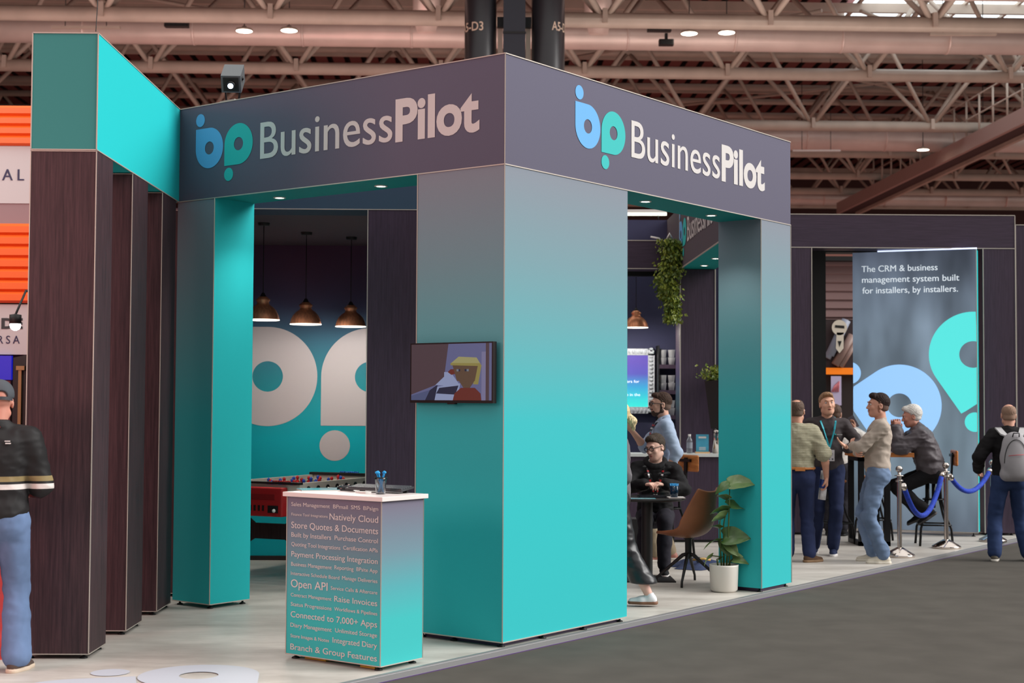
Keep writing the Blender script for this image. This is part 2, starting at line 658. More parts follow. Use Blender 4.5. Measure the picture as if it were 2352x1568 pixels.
# corrugated deck
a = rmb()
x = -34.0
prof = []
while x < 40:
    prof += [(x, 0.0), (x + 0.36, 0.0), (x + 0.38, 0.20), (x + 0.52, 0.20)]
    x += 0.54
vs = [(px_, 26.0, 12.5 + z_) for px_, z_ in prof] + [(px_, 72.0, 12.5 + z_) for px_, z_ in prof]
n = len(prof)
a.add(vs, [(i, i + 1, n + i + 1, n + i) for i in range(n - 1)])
a.m = [0 if i % 4 == 0 else 1 for i in range(n - 1)]  # rib sides and recesses get a dark colour that paints in their shade
deck = struct(a.build('ceiling', [M['deck'], mat('deck_rib_shade', (34, 20, 20), .8)]), 'ribbed roof deck with the shade in its ribs coloured dark')
for i, (yy, zz, w) in enumerate(((28.3, 12.2, .3), (32.6, 12.25, .25), (38.2, 12.0, .3), (39.8, 12.2, .2), (44.3, 12.1, .3), (49, 12.1, .3), (53.5, 12.1, .3), (58, 12.1, .3), (63, 11.6, .3))):
    a = rmb(); a.box(-34, 40, yy - .06, yy + .06, zz - w * .4, zz + .12)
    tag(a.build('roof_purlin', M['steel']), 'long steel purlin under the roof deck', 'beam', 'roof purlins')
a = rmb(); a.box(-60, 70, 68, 68.3, 0, 12.6)
struct(a.build('wall_far', mat('far_wall_cladding', (92, 62, 60), 0.8)), 'dark far wall of the hall')
# diagonal roof rods lying in the roof plane
for i, (x0, x1, y0, y1) in enumerate(((-9, -2, 36, 41), (2, 9, 43.5, 37), (10, 17, 37, 44), (13, 21, 45, 39), (6, 15, 50, 44), (19, 12, 50, 45))):
    a = rmb(); a.tube([(x0, y0, 11.6), (x1, y1, 11.6)], 0.05, 6)
    tag(a.build('roof_rod', M['steel']), 'thin diagonal bracing rod under the roof deck', 'rod', 'diagonal bracing rods')

# rooflight
sky = mat('daylight_glazing', (235, 245, 250), 0.4, emit=(226, 240, 246), estr=2.2)
t = thing('rooflight', 'bright glazed rooflight at the top right of the hall roof', 'rooflight', (15, 33, 12.3))
a = MB(); a.box(9.6, 21, 34.6, 40.5, 12.2, 12.3); a.build('glazing', sky, t)
a = MB()
for i in range(9):
    a.box(9.6 + i * 1.4, 9.68 + i * 1.4, 34.6, 40.5, 12.12, 12.2)
for i in range(3):
    a.box(9.6, 21, 34.6 + i * 2, 34.7 + i * 2, 12.08, 12.2)
a.build('glazing_bar', M['steel'], t)

# ducts


def duct(px, py, Yd, r, label, drops=()):
    p = RT.inverted() @ px2(px, py, Yd)
    t = thing('air_duct', label, 'duct', tuple(px2(px, py, Yd)))
    half = Yd * 0.45 + 2
    a = rmb(); a.tube([(-half, p.y, p.z), (half, p.y, p.z)], r, 28, cap=True)
    a.build('pipe', M['duct'], t)
    k = -half + 1
    while k < half:
        a = rmb()
        a.tube([(k, p.y, p.z), (k + 0.05, p.y, p.z)], r + 0.012, 28, cap=True)
        a.build('joint_ring', M['duct'], t)
        k += 2.4
    for dx in drops:
        q = RT.inverted() @ px2(dx, py, Yd)
        a = rmb(); a.tube([(q.x, p.y - .1, p.z), (q.x, p.y - .3, p.z + 1.7)], [r * .98, r * 1.1], 20)
        a.build('branch_pipe', M['duct'], t)


duct(1176, 81, 32.6, 0.30, 'large round metal duct crossing near the top of the picture', (980, 1372))
duct(2000, 320, 44.4, 0.36, 'round metal duct behind the header at the right, above two lamps')
duct(2000, 455, 57.5, 0.30, 'farthest round metal duct, low above the dark far archway')
duct(1700, -40, 29.0, 0.30, 'round metal duct at the very top edge of the hall')

# high-bay lamps


def bay(px, py, Yd, label):
    p = px2(px, py, Yd)
    t = thing('high_bay_lamp', label, 'lamp', tuple(p), 0, 'high bay lamps')
    a = MB(); a.lathe([(0, .10), (.05, .10), (.06, .05), (.17, .045), (.19, .0), (.175, -.005)], p, 24); a.build('housing', M['steel'], t)
    a = MB(); a.lathe([(0, -.012), (.172, -.006)], p, 24); a.build('lens', M['lens'], t)
    a = MB(); a.tube([p + Z * .1, (p.x, p.y, 12.5)], .012, 6); a.build('cable', M['black'], t)


bay(561, 71, 31.5, 'high bay lamp left of the pair above the left header')
bay(664, 70, 31.5, 'high bay lamp right of the pair above the left header')
bay(1583, 77, 31.5, 'high bay lamp left of the pair above the right header')
bay(1669, 75, 31.5, 'high bay lamp right of the pair above the right header')
bay(2120, 344, 43.6, 'small high bay lamp on the far duct, left of two')
bay(2258, 344, 43.6, 'small high bay lamp on the far duct, right of two')
for (x0, x1, py, Yd, lab, mm) in ((118, 276, 63, 31.6, 'dark unlit strip light hanging before the duct at top left', M['steel']), (2135, 2288, 79, 31.6, 'dark unlit strip light hanging before the duct at top right', M['steel']), (1820, 1930, 346, 43.6, 'white strip light below the far duct', M['white'])):
    p, q = px2(x0, py, Yd), px2(x1, py, Yd)
    t = thing('strip_light', lab, 'strip light', tuple(p))
    a = MB(); a.bar(p, q, .09, .05); a.build('housing', mm, t)
    for f in (.2, .8):
        w = p.lerp(q, f)
        a = MB(); a.tube([w, (w.x, w.y, 12.5)], .01, 5); a.build('hanger', M['black'], t)
for (px, py, w, lab) in ((406, 56, .26, 'dark loudspeaker box on the duct at top left'), (1514, 66, .26, 'dark loudspeaker box on the duct right of the black columns'), (1530, 98, .16, 'small dark box under the duct right of the black columns')):
    p = px2(px, py, 31.8)
    t = thing('ceiling_speaker', lab, 'loudspeaker', tuple(p))
    a = MB(); a.bevbox(p.x - w, p.x + w, p.y - .1, p.y + .1, p.z - .06, p.z + .06, .03); a.build('housing', M['black'], t)
    a = MB(); a.box(p.x - .03, p.x + .03, p.y - .05, p.y + .05, p.z + .06, p.z + .2); a.build('bracket', M['black'], t)
# steel fixing cable
p = px2(222, 66, 31); q = px2(228, -30, 31)
a = MB(); a.tube([px2(220, 72, 9.5), px2(226, -25, 9.9)], .003, 5)
tag(a.build('suspension_wire', M['black']), 'thin wire rising from the top of the left teal beam', 'wire')

# black service columns
colm = mat('black_column_wrap', (38, 36, 40), 0.35, noise=0.15, nscale=2, spec=0.5)


def column(x0, x1, label, txt, tx0, tx1, tpy):
    p0, p1 = px2(x0, 75, 28), px2(x1, 75, 28)
    r = (p1.x - p0.x) / 2
    cx_ = (p0.x + p1.x) / 2
    t = thing('hall_column', label, 'column', (cx_, 28, -.045))
    a = MB(); a.tube([(cx_, 28, -.045), (cx_, 28, 12.4)], r, 40); a.build('shaft', colm, t)
    # letters bent round the column
    a = MB()
    q0, q1 = px2(tx0, tpy, 28), px2(tx1, tpy, 28)
    wdt = (q1.x - q0.x)
    b = MB(); text(b, txt, (0, 0, 0), X, Z, -Y, 0, 1, 0, 0.165, 0.012, 0)
    a0 = math.asin(max(-1, min(1, (q0.x - cx_) / r))); a1 = math.asin(max(-1, min(1, (q1.x - cx_) / r)))
    vs = [(cx_ + (r + .004) * math.sin(a0 + (a1 - a0) * v[0]), 28 - (r + .004) * math.cos(a0 + (a1 - a0) * v[0]), q0.z + v[2]) for v in b.v]
    a.add(vs, b.f)
    a.build('lettering', mat('column_lettering', (196, 170, 150), 0.6), t)


column(1067, 1140, 'black round hall column on the left of a pair, marked in pale letters', 'A5-D3', 1058, 1110, 78)
column(1221, 1297, 'black round hall column on the right of a pair, marked in pale letters', 'A5-D3', 1266, 1312, 78)
p0, p1 = px2(1156, 75, 28), px2(1206, 75, 28)
t = thing('service_box', 'square dark duct box between the two black columns', 'duct', (p0.x, 28, 0))
a = MB(); a.box(p0.x, p1.x, 27.7, 28.3, 0, 12.4); a.build('casing', mat('dark_navy_casing', (34, 36, 46), .5), t)
a = MB(); a.box(p0.x - .01, p1.x + .01, 27.69, 27.72, 8.58, 8.62); a.build('joint_band', M['black'], t)
for sx, lab in ((-1, 'pale steel bracket left of the square casing between the black columns'), (1, 'pale steel bracket right of the square casing between the black columns')):
    xx = (p0.x - .06) if sx < 0 else (p1.x + .06)
    t = thing('column_bracket', lab, 'bracket', (xx, 28, 8.4))
    a = MB(); a.box(xx - .045, xx + .045, 28, 28.1, 6, 8.85); a.build('plate', M['steel'], t)
    a = MB(); a.box(xx - .06, xx + .06, 27.9, 28.0, 8.75, 8.95); a.build('bracket_head', M['blackmetal'], t)

# walkway with railing, from near right to far left
Pa, Pb = px2(2440, 222, 35.5), px2(1925, 492, 56.5)
Pb.z = Pa.z
t = thing('roof_walkway', 'diagonal steel maintenance walkway with railing under the roof at the right', 'walkway', tuple(Pa))
d = (Pb - Pa)
a = MB()
a.bar(Pa, Pb, 0.12, 0.42); a.build('side_beam', mat('walkway_steel', (176, 148, 140), .5), t)
off = Vector((0.8, 0.3, 0))
a = MB(); a.bar(Pa + off, Pb + off, 0.12, 0.42); a.build('side_beam', M['steel'], t)
a = MB()
a.obox(Pa, d.normalized(), Vector((.936, .351, 0)), Z, (0, d.length), (0, .85), (-.1, -.06)); a.build('deck_grating', mat('dark_grating', (70, 50, 50), .8), t)
for k in range(16):
    q = Pa + d * (k / 16 * 0.8 + .02)
    a = MB(); a.tube([q + Z * .2, q + Z * 1.25], .03, 6); a.build('railing_post', M['steel'], t)
for hh in (.7, 1.25):
    a = MB(); a.tube([Pa + Z * hh, Pa + d * .82 + Z * hh], .022, 6); a.build('railing', M['steel'], t)
# ================================================================ LEFT COLONNADE
BX0, BX1 = -2.965, -2.545
t = thing('teal_beam', 'teal beam box resting on the row of dark wood columns at the left', 'beam', (BX0, 9.475, 0))
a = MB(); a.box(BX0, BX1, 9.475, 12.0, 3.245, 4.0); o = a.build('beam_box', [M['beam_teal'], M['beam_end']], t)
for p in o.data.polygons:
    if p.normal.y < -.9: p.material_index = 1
z0, z1 = 3.245, 4.0
trims(t, [((BX0, 9.473, z0), (BX1, 9.473, z0)), ((BX0, 9.473, z1), (BX1, 9.473, z1)), ((BX0, 9.473, z0), (BX0, 9.473, z1)), ((BX1, 9.473, z0), (BX1, 9.473, z1)), ((BX1, 9.473, z1), (BX1, 12.0, z1)), ((BX1, 9.473, z0), (BX1, 12.0, z0))])


def dark_column(x0, x1, y0, y1, z1, label, group=None, m=None, z0=0.03, name='display_column', cat='column', trim=True, mat_trim=None):
    t = thing(name, label, cat, ((x0 + x1) / 2, (y0 + y1) / 2, 0), 0, group)
    a = MB(); a.box(x0, x1, y0, y1, z0, z1); a.build('panel_shaft', m or M['dwood'], t)
    if trim:
        trims(t, [((x1, y0, z0), (x1, y0, z1)), ((x0, y0, z0), (x1, y0, z0)), ((x1, y0, z0), (x1, y1, z0)), ((x0, y0, z0), (x0, y0, z1)), ((x0, y0, z1 - .004), (x1, y0, z1 - .004))], 0.006, m=mat_trim)
    for fx in (x0 + .04, x1 - .04):
        for fy in (y0 + .04, y1 - .04):
            foot(t, fx, fy, z0 + .002)
    return t


labs = ['dark wood column at the far left, nearest of the row under the teal beam', 'dark wood column second of the row under the teal beam', 'dark wood column third of the row under the teal beam', 'dark wood column farthest back, in the shade beside the teal archway leg']
for i, (y0, y1) in enumerate(((9.475, 9.89), (10.43, 10.90), (11.38, 11.87), (12.44, 12.9))):
    dark_column(BX0, BX1, y0, y1, 3.24, labs[i], 'dark wood columns under the teal beam')
for i, (px, py) in enumerate(((1, 0),)):
    pass

# ================================================================ CORNER ARCHWAY
HT, HB, TH = 4.0, 3.245, 0.42
LLEN, RLEN = 3.345, 4.245
t = thing('corner_archway', 'tall corner archway fading from slate to teal, with logo headers on both sides', 'archway', tuple(c0))
CA = t


def fr(s_, d_, base='R'):
    return c0 + dR * s_ + dL * d_


def rbox(a, r, l, z, mi=0):
    a.obox(c0, dR, dL, Z, r, l, z, mi)


# headers: outer faces with print, underside teal
def header(r, l, name):
    a = MB(); rbox(a, r, l, (HB, HT), 0)
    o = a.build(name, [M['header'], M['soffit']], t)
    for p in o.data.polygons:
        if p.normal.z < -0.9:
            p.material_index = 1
    return o


header((0, TH), (0, LLEN), 'left_header')
header((TH, RLEN), (0, TH), 'right_header')
ZB = 0.035
a = MB(); rbox(a, (0, 1.53), (0, 0.775), (ZB, HB)); a.build('corner_pillar', M['print'], t)
pl = MB(); rbox(pl, (0, TH), (2.90, LLEN), (ZB, HB)); o = pl.build('left_pillar', [M['print'], M['teal']], t)
for p in o.data.polygons:
    if p.normal.dot(-dL) > 0.9:
        p.material_index = 1
pr = MB(); rbox(pr, (3.675, RLEN), (0, TH), (ZB, HB)); pr.build('right_pillar', M['print'], t)
E_ = 0.002


def cpt(r, l, z):
    return c0 + dR * r + dL * l + Z * z


segs = []
for (r0, l0, r1, l1) in ((-E_, 0, -E_, LLEN), (0, -E_, RLEN, -E_)):
    for zz in (HB, HT):
        segs.append((cpt(r0, l0, zz), cpt(r1, l1, zz)))
segs += [(cpt(-E_, -E_, HB), cpt(-E_, -E_, HT)), (cpt(-E_, -E_, ZB), cpt(-E_, -E_, HB)), (cpt(-E_, .775, ZB), cpt(-E_, .775, HB)),
         (cpt(-E_, 2.90, ZB), cpt(-E_, 2.90, HB)), (cpt(3.675, -E_, ZB), cpt(3.675, -E_, HB)), (cpt(RLEN, -E_, ZB), cpt(RLEN, -E_, HB)),
         (cpt(-E_, 0, ZB), cpt(-E_, .775, ZB)), (cpt(0, -E_, ZB), cpt(1.53, -E_, ZB)), (cpt(-E_, 2.9, ZB), cpt(-E_, LLEN, ZB)), (cpt(-E_, 2.9, ZB), cpt(TH, 2.9, ZB))]
trims(t, segs, 0.007)
a = MB()
for (r, l) in (((0.05, 1.48), (0.05, 0.72)), ((3.72, 4.2), (.04, .38))):
    rbox(a, r, l, (0.001, 0.034))
a.build('purple_base', mat('purple_base_film', (58, 34, 70), .4), t)
for (r, l) in ((.04, .04), (.5, .03), (1.0, .03), (1.49, .04), (.04, .45), (.04, .73), (.04, 2.94), (.04, 3.3), (.38, 2.94), (3.72, .04), (4.2, .04), (3.72, .38)):
    q = cpt(r, l, 0); foot(t, q.x, q.y, .037)
for (r, l) in ((.278, 2.458), (.27, 1.371), (2.127, .215), (3.202, .225)):
    q = cpt(r, l, HB)
    a = MB(); a.lathe([(.048, 0), (.05, -.006), (.036, -.008), (.034, -.002)], q, 24)
    dn = a.build('downlight', M['white'], t)
    a = MB(); a.lathe([(0, -.0045), (.035, -.0045)], q, 20)
    a.build('lens', M['lens'], dn)
    lp = lamp('downlight_glow', 'SPOT', tuple(q - Z * .02), 22, (1, .96, .9), (0, 0, -1), spot_size=math.radians(110), spot_blend=.7, shadow_soft_size=.04)
# logos: left face, u runs from the far left end towards the corner
OL = c0 + dL * 3.345
bp_logo(OL, -dL, Z, nL, 3.345 - 3.133, t)
bp_logo(c0, dR, Z, nR, 0.829, t)

# TV on the left face of the corner pillar
Ot = c0 + dL * .772
U = -dL
t = thing('wall_television', 'flat television with a blocky cartoon figure, mounted on the corner pillar', 'television', tuple(Ot + Z * 1.63))
a = MB(); a.obox(Ot, U, Z, nL, (.15, .6), (1.72, 1.95), (.0, .03)); a.build('wall_mount', M['black'], t)
a = MB(); a.obox(Ot, U, Z, nL, (0.0, .735), (1.63, 2.045), (.03, .068)); a.obox(Ot, U, Z, nL, (.335, .40), (1.622, 1.63), (.035, .065)); a.build('casing', mat('tv_black_plastic', (22, 14, 16), .3), t)
sm = {k: mat('screen_' + k, (12, 12, 14), 0.25, emit=v, estr=0.7) for k, v in dict(wall=(84, 66, 72), room=(104, 106, 146), floor=(84, 92, 128), hair=(150, 138, 78), hairtop=(166, 160, 110), face=(98, 76, 60), shirt=(108, 48, 40), light=(150, 160, 196), dark=(40, 44, 66), blind=(128, 124, 160), eye=(120, 128, 140)).items()}


def scr(pts, key, parent, off, nm):
    a = MB()
    # screen coordinates 0..1 in x and y(up)
    pp = [(0.012 + u * .711, 1.649 + v * .386) for u, v in pts]
    a.oprism(Ot, U, Z, nL, pp, off - .0006, off)
    a.build(nm, sm[key], parent)


scn = MB(); scn.obox(Ot, U, Z, nL, (.012, .723), (1.649, 2.035), (.066, .0688))
screen = scn.build('screen', sm['room'], t)
scr([(0, .10), (.33, .28), (.42, .42), (.47, 1), (0, 1)], 'wall', screen, .0696, 'picture_wall')
scr([(0, 0), (.33, .0), (.33, .22), (.0, .08)], 'floor', screen, .0697, 'picture_floor')
scr([(.18, 0), (.30, 0), (.34, .28), (.24, .18)], 'dark', screen, .0702, 'picture_door')
scr([(.31, .27), (.42, .42), (.42, .5), (.5, .5), (.6, .3), (.6, .24)], 'light', screen, .0703, 'picture_table')
scr([(.29, .0), (.58, 0), (.62, .3), (.33, .24)], 'light', screen, .0700, 'picture_papers')
scr([(.32, .12), (.56, .10), (.6, .26), (.36, .22)], 'dark', screen, .0704, 'picture_desk')
scr([(.93, 0), (.97, 0), (.97, 1), (.93, 1)], 'wall', screen, .0698, 'picture_frame')
scr([(.88, 0), (.93, 0), (.93, .85), (.88, .85)], 'blind', screen, .0699, 'picture_blind')
scr([(.465, .5), (.5, .55), (.56, .55), (.57, .47), (.51, .45)], 'shirt', screen, .0705, 'picture_chair')
scr([(.53, 0), (.55, .12), (.63, .22), (.80, .22), (.87, .12), (.88, 0)], 'shirt', screen, .0706, 'picture_shirt')
scr([(.66, .22), (.74, .22), (.80, .35), (.60, .35)], 'face', screen, .0707, 'picture_neck')
scr([(.78, .28), (.84, .28), (.88, .62), (.82, .64)], 'hair', screen, .0707, 'picture_hair')
scr([(.58, .34), (.80, .34), (.84, .64), (.52, .64)], 'face', screen, .0709, 'picture_face')
scr([(.50, .65), (.87, .63), (.82, .75), (.60, .77)], 'hairtop', screen, .0711, 'picture_fringe')
scr([(.50, .62), (.86, .60), (.87, .65), (.50, .66)], 'hair', screen, .0713, 'picture_fringe_edge')
for u0 in (.575, .70):
    scr([(u0, .51), (u0 + .025, .51), (u0 + .025, .55), (u0, .55)], 'eye', screen, .0713, 'picture_eye')
    scr([(u0 + (.026 if u0 < .6 else -.025), .51), (u0 + (.045 if u0 < .6 else -.001), .51), (u0 + (.045 if u0 < .6 else -.001), .55), (u0 + (.026 if u0 < .6 else -.025), .55)], 'dark', screen, .0713, 'picture_pupil')

# projector lamp on top of the left header
q = cpt(.12, 2.84, 4.0)
t = thing('logo_projector', 'grey projector spotlight on a yoke standing on the left header', 'projector', tuple(q))
a = MB(); a.obox(q, dL, dR, Z, (-.085, .085), (-.06, .06), (0, .03)); a.build('base_plate', M['chrome'], t)
a = MB()
for s_ in (-1, 1):
    a.bar(q + dL * s_ * .07 + Z * .02, q + dL * s_ * .10 + Z * .2, .012, .03)
    a.ball(q + dL * s_ * .10 + Z * .2, .018)
a.build('yoke', M['blackmetal'], t)
R3 = Matrix.Rotation(math.radians(0), 3, 'Z')
fw = (Vector((0.05, -1, -0.62))).normalized()   # pointing down towards the camera
sd = fw.cross(Z).normalized(); upv = sd.cross(fw)
a = MB(); a.obox(q + Z * .215, sd, upv, -fw, (-.078, .078), (-.07, .07), (-.14, .13)); a.build('housing', mat('projector_grey', (96, 102, 106), .4, .3), t)
a = MB(); a.obox(q + Z * .215, sd, upv, -fw, (-.06, .06), (-.055, .055), (-.152, -.14)); a.build('front_plate', M['black'], t)
cpt_ = q + Z * .215 + fw * .15
a = MB(); a.tube([cpt_, cpt_ + fw * .03], .034, 16); a.build('lens_tube', M['black'], t)
a = MB(); a.tube([cpt_ + fw * .02, cpt_ + fw * .033], .022, 16); a.build('lens', mat('projector_lens', (220, 230, 255), .1, emit=(200, 220, 255), estr=6), t)

# ================================================================ GAMES CUBICLE
t = thing('games_cubicle', 'dark cubicle with teal mural wall behind the left opening of the archway', 'cubicle', (-1.8, 12.37, 0))
CY0, CY1 = 12.37, 15.30
hd = ramp_mat('navy_header_fabric', [(3.2, (62, 84, 104)), (4.0, (56, 62, 88))])
a = MB(); a.box(-2.5, -.30, CY0, CY0 + .42, 3.245, 4.0); a.build('header', hd, t)
a = MB(); a.box(-1.045, -.62, CY0, CY0 + .42, .03, 3.24); a.build('front_column', M['dwood2'], t)
trims(t, [((-2.5, CY0, 3.245), (-.3, CY0, 3.245)), ((-1.045, CY0, .03), (-1.045, CY0, 3.24)), ((-.62, CY0, .03), (-.62, CY0, 3.24))], .007)
for fx in (-1.0, -.66):
    foot(t, fx, CY0 + .04, .031)
a = MB(); a.box(-3.4, .2, CY0 + .42, CY1 + .1, 3.245, 3.30); a.build('cubicle_ceiling', mat('plum_cubicle_ceiling', (96, 80, 88), .8), t)
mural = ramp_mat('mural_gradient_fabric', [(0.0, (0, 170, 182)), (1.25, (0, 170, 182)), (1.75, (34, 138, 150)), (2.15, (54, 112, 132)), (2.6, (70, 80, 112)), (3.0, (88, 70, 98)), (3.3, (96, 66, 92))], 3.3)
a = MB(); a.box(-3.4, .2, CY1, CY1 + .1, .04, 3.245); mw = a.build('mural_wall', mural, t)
a = MB()
O = Vector((0, CY1, 0))
droplet(a, O, X, Z, -Y, -2.312, 1.885, .512, .157, math.radians(135), 0, .003)
disc(a, O, X, Z, -Y, -2.66, 2.62, .157, 0, .003)
droplet(a, O, X, Z, -Y, -1.255, 1.885, .505, .157, math.radians(225), 0, .003)
disc(a, O, X, Z, -Y, -1.614, 1.176, .157, 0, .003)
a.build('mural_logo', mat('pale_mural_print', (188, 182, 184), .8), mw)
a = MB(); a.box(-3.4, .2, CY1 - .02, CY1, .0, .045); a.build('skirting', M['black'], t)
a = MB(); a.box(-3.5, -3.4, CY0 + .4, CY1, .03, 3.245); a.box(.2, .3, CY0 + .4, CY1, .03, 3.245); a.build('side_wall', M['dwood2'], t)

# pendants


def pendant(x, y, rim, top, label, group, r=.15):
    t = thing('pendant_lamp', label, 'pendant lamp', (x, y, rim), 0, group)
    p = Vector((x, y, rim))
    a = MB(); a.lathe([(r, 0), (r * .97, .02), (r * .93, .045), (r * .80, .085), (r * .62, .115), (r * .42, .135), (r * .36, .15), (r * .36, .165), (r * .42, .175), (r * .42, .185), (r * .30, .20), (r * .24, .21), (0, .215)], p, 40)
    a.lathe([(r, 0), (r * .95, .018), (r * .90, .043), (r * .77, .082), (r * .60, .11), (0, .12)][::-1], p, 40, 1)
    a.build('shade', [M['copper'], mat('shade_inside', (240, 235, 220), .6)], t)
    a = MB(); a.tube([p + Z * .004 + X * 0, p + Z * .0041], r * .985, 40)
    a = MB(); a.lathe([(r * .93, .003), (r * 1.0, -.004), (r * 1.005, .004)], p, 40); a.build('lit_rim', mat('lit_rim', (255, 250, 240), .4, emit=(255, 246, 226), estr=2.2), t)
    a = MB(); a.ball(p + Z * .05, .035, 0, 12); a.build('bulb', M['lens'], t)
    a = MB(); a.lathe([(0, .245), (.012, .245), (.028, .215), (.03, .205)], p, 14); a.build('cap', M['black'], t)
    a = MB(); a.tube([p + Z * .24, (x, y, top - .02)], .004, 6); a.build('cord', M['black'], t)
    a = MB(); a.lathe([(0, -.025), (.05, -.025), (.055, 0)], (x, y, top), 20); a.build('ceiling_rose', M['black'], t)
    lamp('pendant_glow', 'POINT', (x, y, rim + .0), 24, (1, .94, .86), shadow_soft_size=.05)


pendant(-2.07, 13.37, 2.365, 3.245, 'copper pendant lamp half hidden by the teal archway leg, left of three', 'copper pendant lamps in the cubicle')
pendant(-1.775, 14.1, 2.365, 3.245, 'copper pendant lamp in the middle of the three in the cubicle', 'copper pendant lamps in the cubicle')
pendant(-1.385, 14.5, 2.365, 3.245, 'copper pendant lamp at the right of the three, beside the dark column', 'copper pendant lamps in the cubicle')

# foosball table
A_ = Vector((-1.71, 13.28, 0))
fu = Vector((-.90, .435, 0)).normalized()    # along the short end, to the left
fv = Vector((fu.y, -fu.x, 0))                # along the long side, away
if fv.y < 0:
    fv = -fv
t = thing('foosball_table', 'table football game with red ball return and white sides', 'table football', tuple(A_), 0)


def fb(a, u, v, z, mi=0):
    a.obox(A_, fu, fv, Z, u, v, z, mi)


W_, L_ = .78, 1.42
tw = mat('cream_table_side', (206, 200, 188), .5)
a = MB(); fb(a, (0, .03), (0, L_), (.72, .90)); fb(a, (W_ - .03, W_), (0, L_), (.72, .90)); fb(a, (.03, W_ - .03), (0, .03), (.72, .88)); fb(a, (.03, W_ - .03), (L_ - .03, L_), (.72, .90)); fb(a, (.03, W_ - .03), (.03, L_ - .03), (.72, .74))
a.build('body', tw, t)
a = MB(); fb(a, (-.005, W_ + .005), (-.02, .045), (.885, .905)); fb(a, (-.005, W_ + .005), (L_ - .045, L_ + .02), (.9, .925)); a.build('end_rail', M['black'], t)
a = MB(); fb(a, (.03, W_ - .03), (.03, L_ - .03), (.78, .785)); a.build('playing_field', mat('dark_green_field', (60, 62, 62), .5), t)
red = mat('red_plastic', (196, 26, 30), .45); blue = mat('blue_plastic', (40, 80, 190), .45)
a = MB()
fb(a, (.12, .62), (-.10, -.003), (.60, .86))
rb = a.build('ball_return', mat('red_moulded_box', (176, 26, 30), .5), t)
bev = rb.modifiers.new('b', 'BEVEL'); bev.width = .015; bev.segments = 3
a = MB()
for k in range(5):
    fb(a, (.31 + k * .045, .33 + k * .045), (-.104, -.099), (.65, .70))
fb(a, (.16, .27), (-.104, -.099), (.635, .70))
a.build('ball_slot', M['black'], rb)
a = MB(); a.ball(A_ + fu * .20 + fv * -.108 + Z * .655, .017); a.build('ball', M['white'], rb)
a = MB(); fb(a, (.20, .54), (-.103, -.099), (.75, .80)); a.build('raised_maker_plate', mat('dark_red_plate', (140, 18, 22), .5), rb)
for (v0) in (.10, L_ - .10):
    a = MB()
    for u0, u1 in ((.02, -.10), (W_ - .02, W_ + .10)):
        a.obox(A_ + fv * v0, fu, fv, Z, (min(u0, u1) if False else u0 - .03, u0 + .03), (-.06, .06), (.70, .73))
    a.build('leg_bracket', M['black'], t)
lw = wood_mat('dark_leg_wood', (34, 24, 26), (56, 42, 42))
for v0 in (.12, L_ - .12):
    for sgn, u0 in ((1, .05), (-1, W_ - .05)):
        a = MB()
        a.obox(A_ + fv * v0, fu, fv, Z, (u0 - .05, u0 + .05), (-.03, .03), (.0, .72))
        a.build('leg', lw, t)
    a = MB(); a.oprism(A_ + fv * v0, fu, Z, fv, [(.08, .30), (.22, .38), (W_ - .22, .38), (W_ - .08, .30), (W_ - .08, .62), (W_ - .22, .52), (.22, .52), (.08, .62)][::-1], -.02, .02)
    a.build('stretcher', lw, t)
for k in range(8):
    v0 = .14 + k * (L_ - .28) / 7
    a = MB(); a.tube([A_ + fv * v0 + fu * -.16 + Z * .84, A_ + fv * v0 + fu * (W_ + .10) + Z * .84], .008, 8)
    rod = a.build('rod', M['chrome'], t)
    a = MB(); e = -.19 if k % 2 == 0 else W_ + .12
    a.tube([A_ + fv * v0 + fu * (e - .06) + Z * .84, A_ + fv * v0 + fu * (e + .06) + Z * .84], .016, 10); a.build('handle', M['black'], rod)
    a = MB()
    for u in ((-.006, .0), ):
        for c_ in (-.003, W_ + .003):
            a.tube([A_ + fv * v0 + fu * (c_ - .004) + Z * .84, A_ + fv * v0 + fu * (c_ + .004) + Z * .84], .028, 16)
    a.build('bearing', M['black'], rod)
    npl = (1, 2, 5, 3, 3, 5, 2, 1)[k]
    for j in range(npl):
        u = W_ * (j + 1) / (npl + 1)
        p = A_ + fv * v0 + fu * u
        a = MB(); a.lathe([(0, .77), (.018, .775), (.012, .80), (.017, .83), (.017, .86), (.008, .875), (.015, .885), (.015, .90), (0, .915)], p, 10)
        a.build('player_figure', red if k % 2 else blue, rod)
a = MB()
for j in range(10):
    a.ball(A_ + fv * (-.005) + fu * (.1 + j * .02) + Z * .912, .009, 0, 8)
a.build('score_beads', red, t)
a = MB()
for j in range(10):
    a.ball(A_ + fv * (L_) + fu * (.25 + j * .022) + Z * .932, .009, 0, 8)
a.build('score_beads', blue, t)

# ================================================================ PODIUM
pa = Vector((-.665, 9.052, 0)); d1 = Vector((-.8, .6, 0)); d2 = Vector((.6, .8, 0))
OP = pa + d1 * .8
t = thing('podium', 'podium counter covered in white feature words, standing before the archway', 'counter', tuple(OP))


def pb(a, u, w, z, mi=0):
    a.obox(OP, -d1, d2, Z, u, w, z, mi)


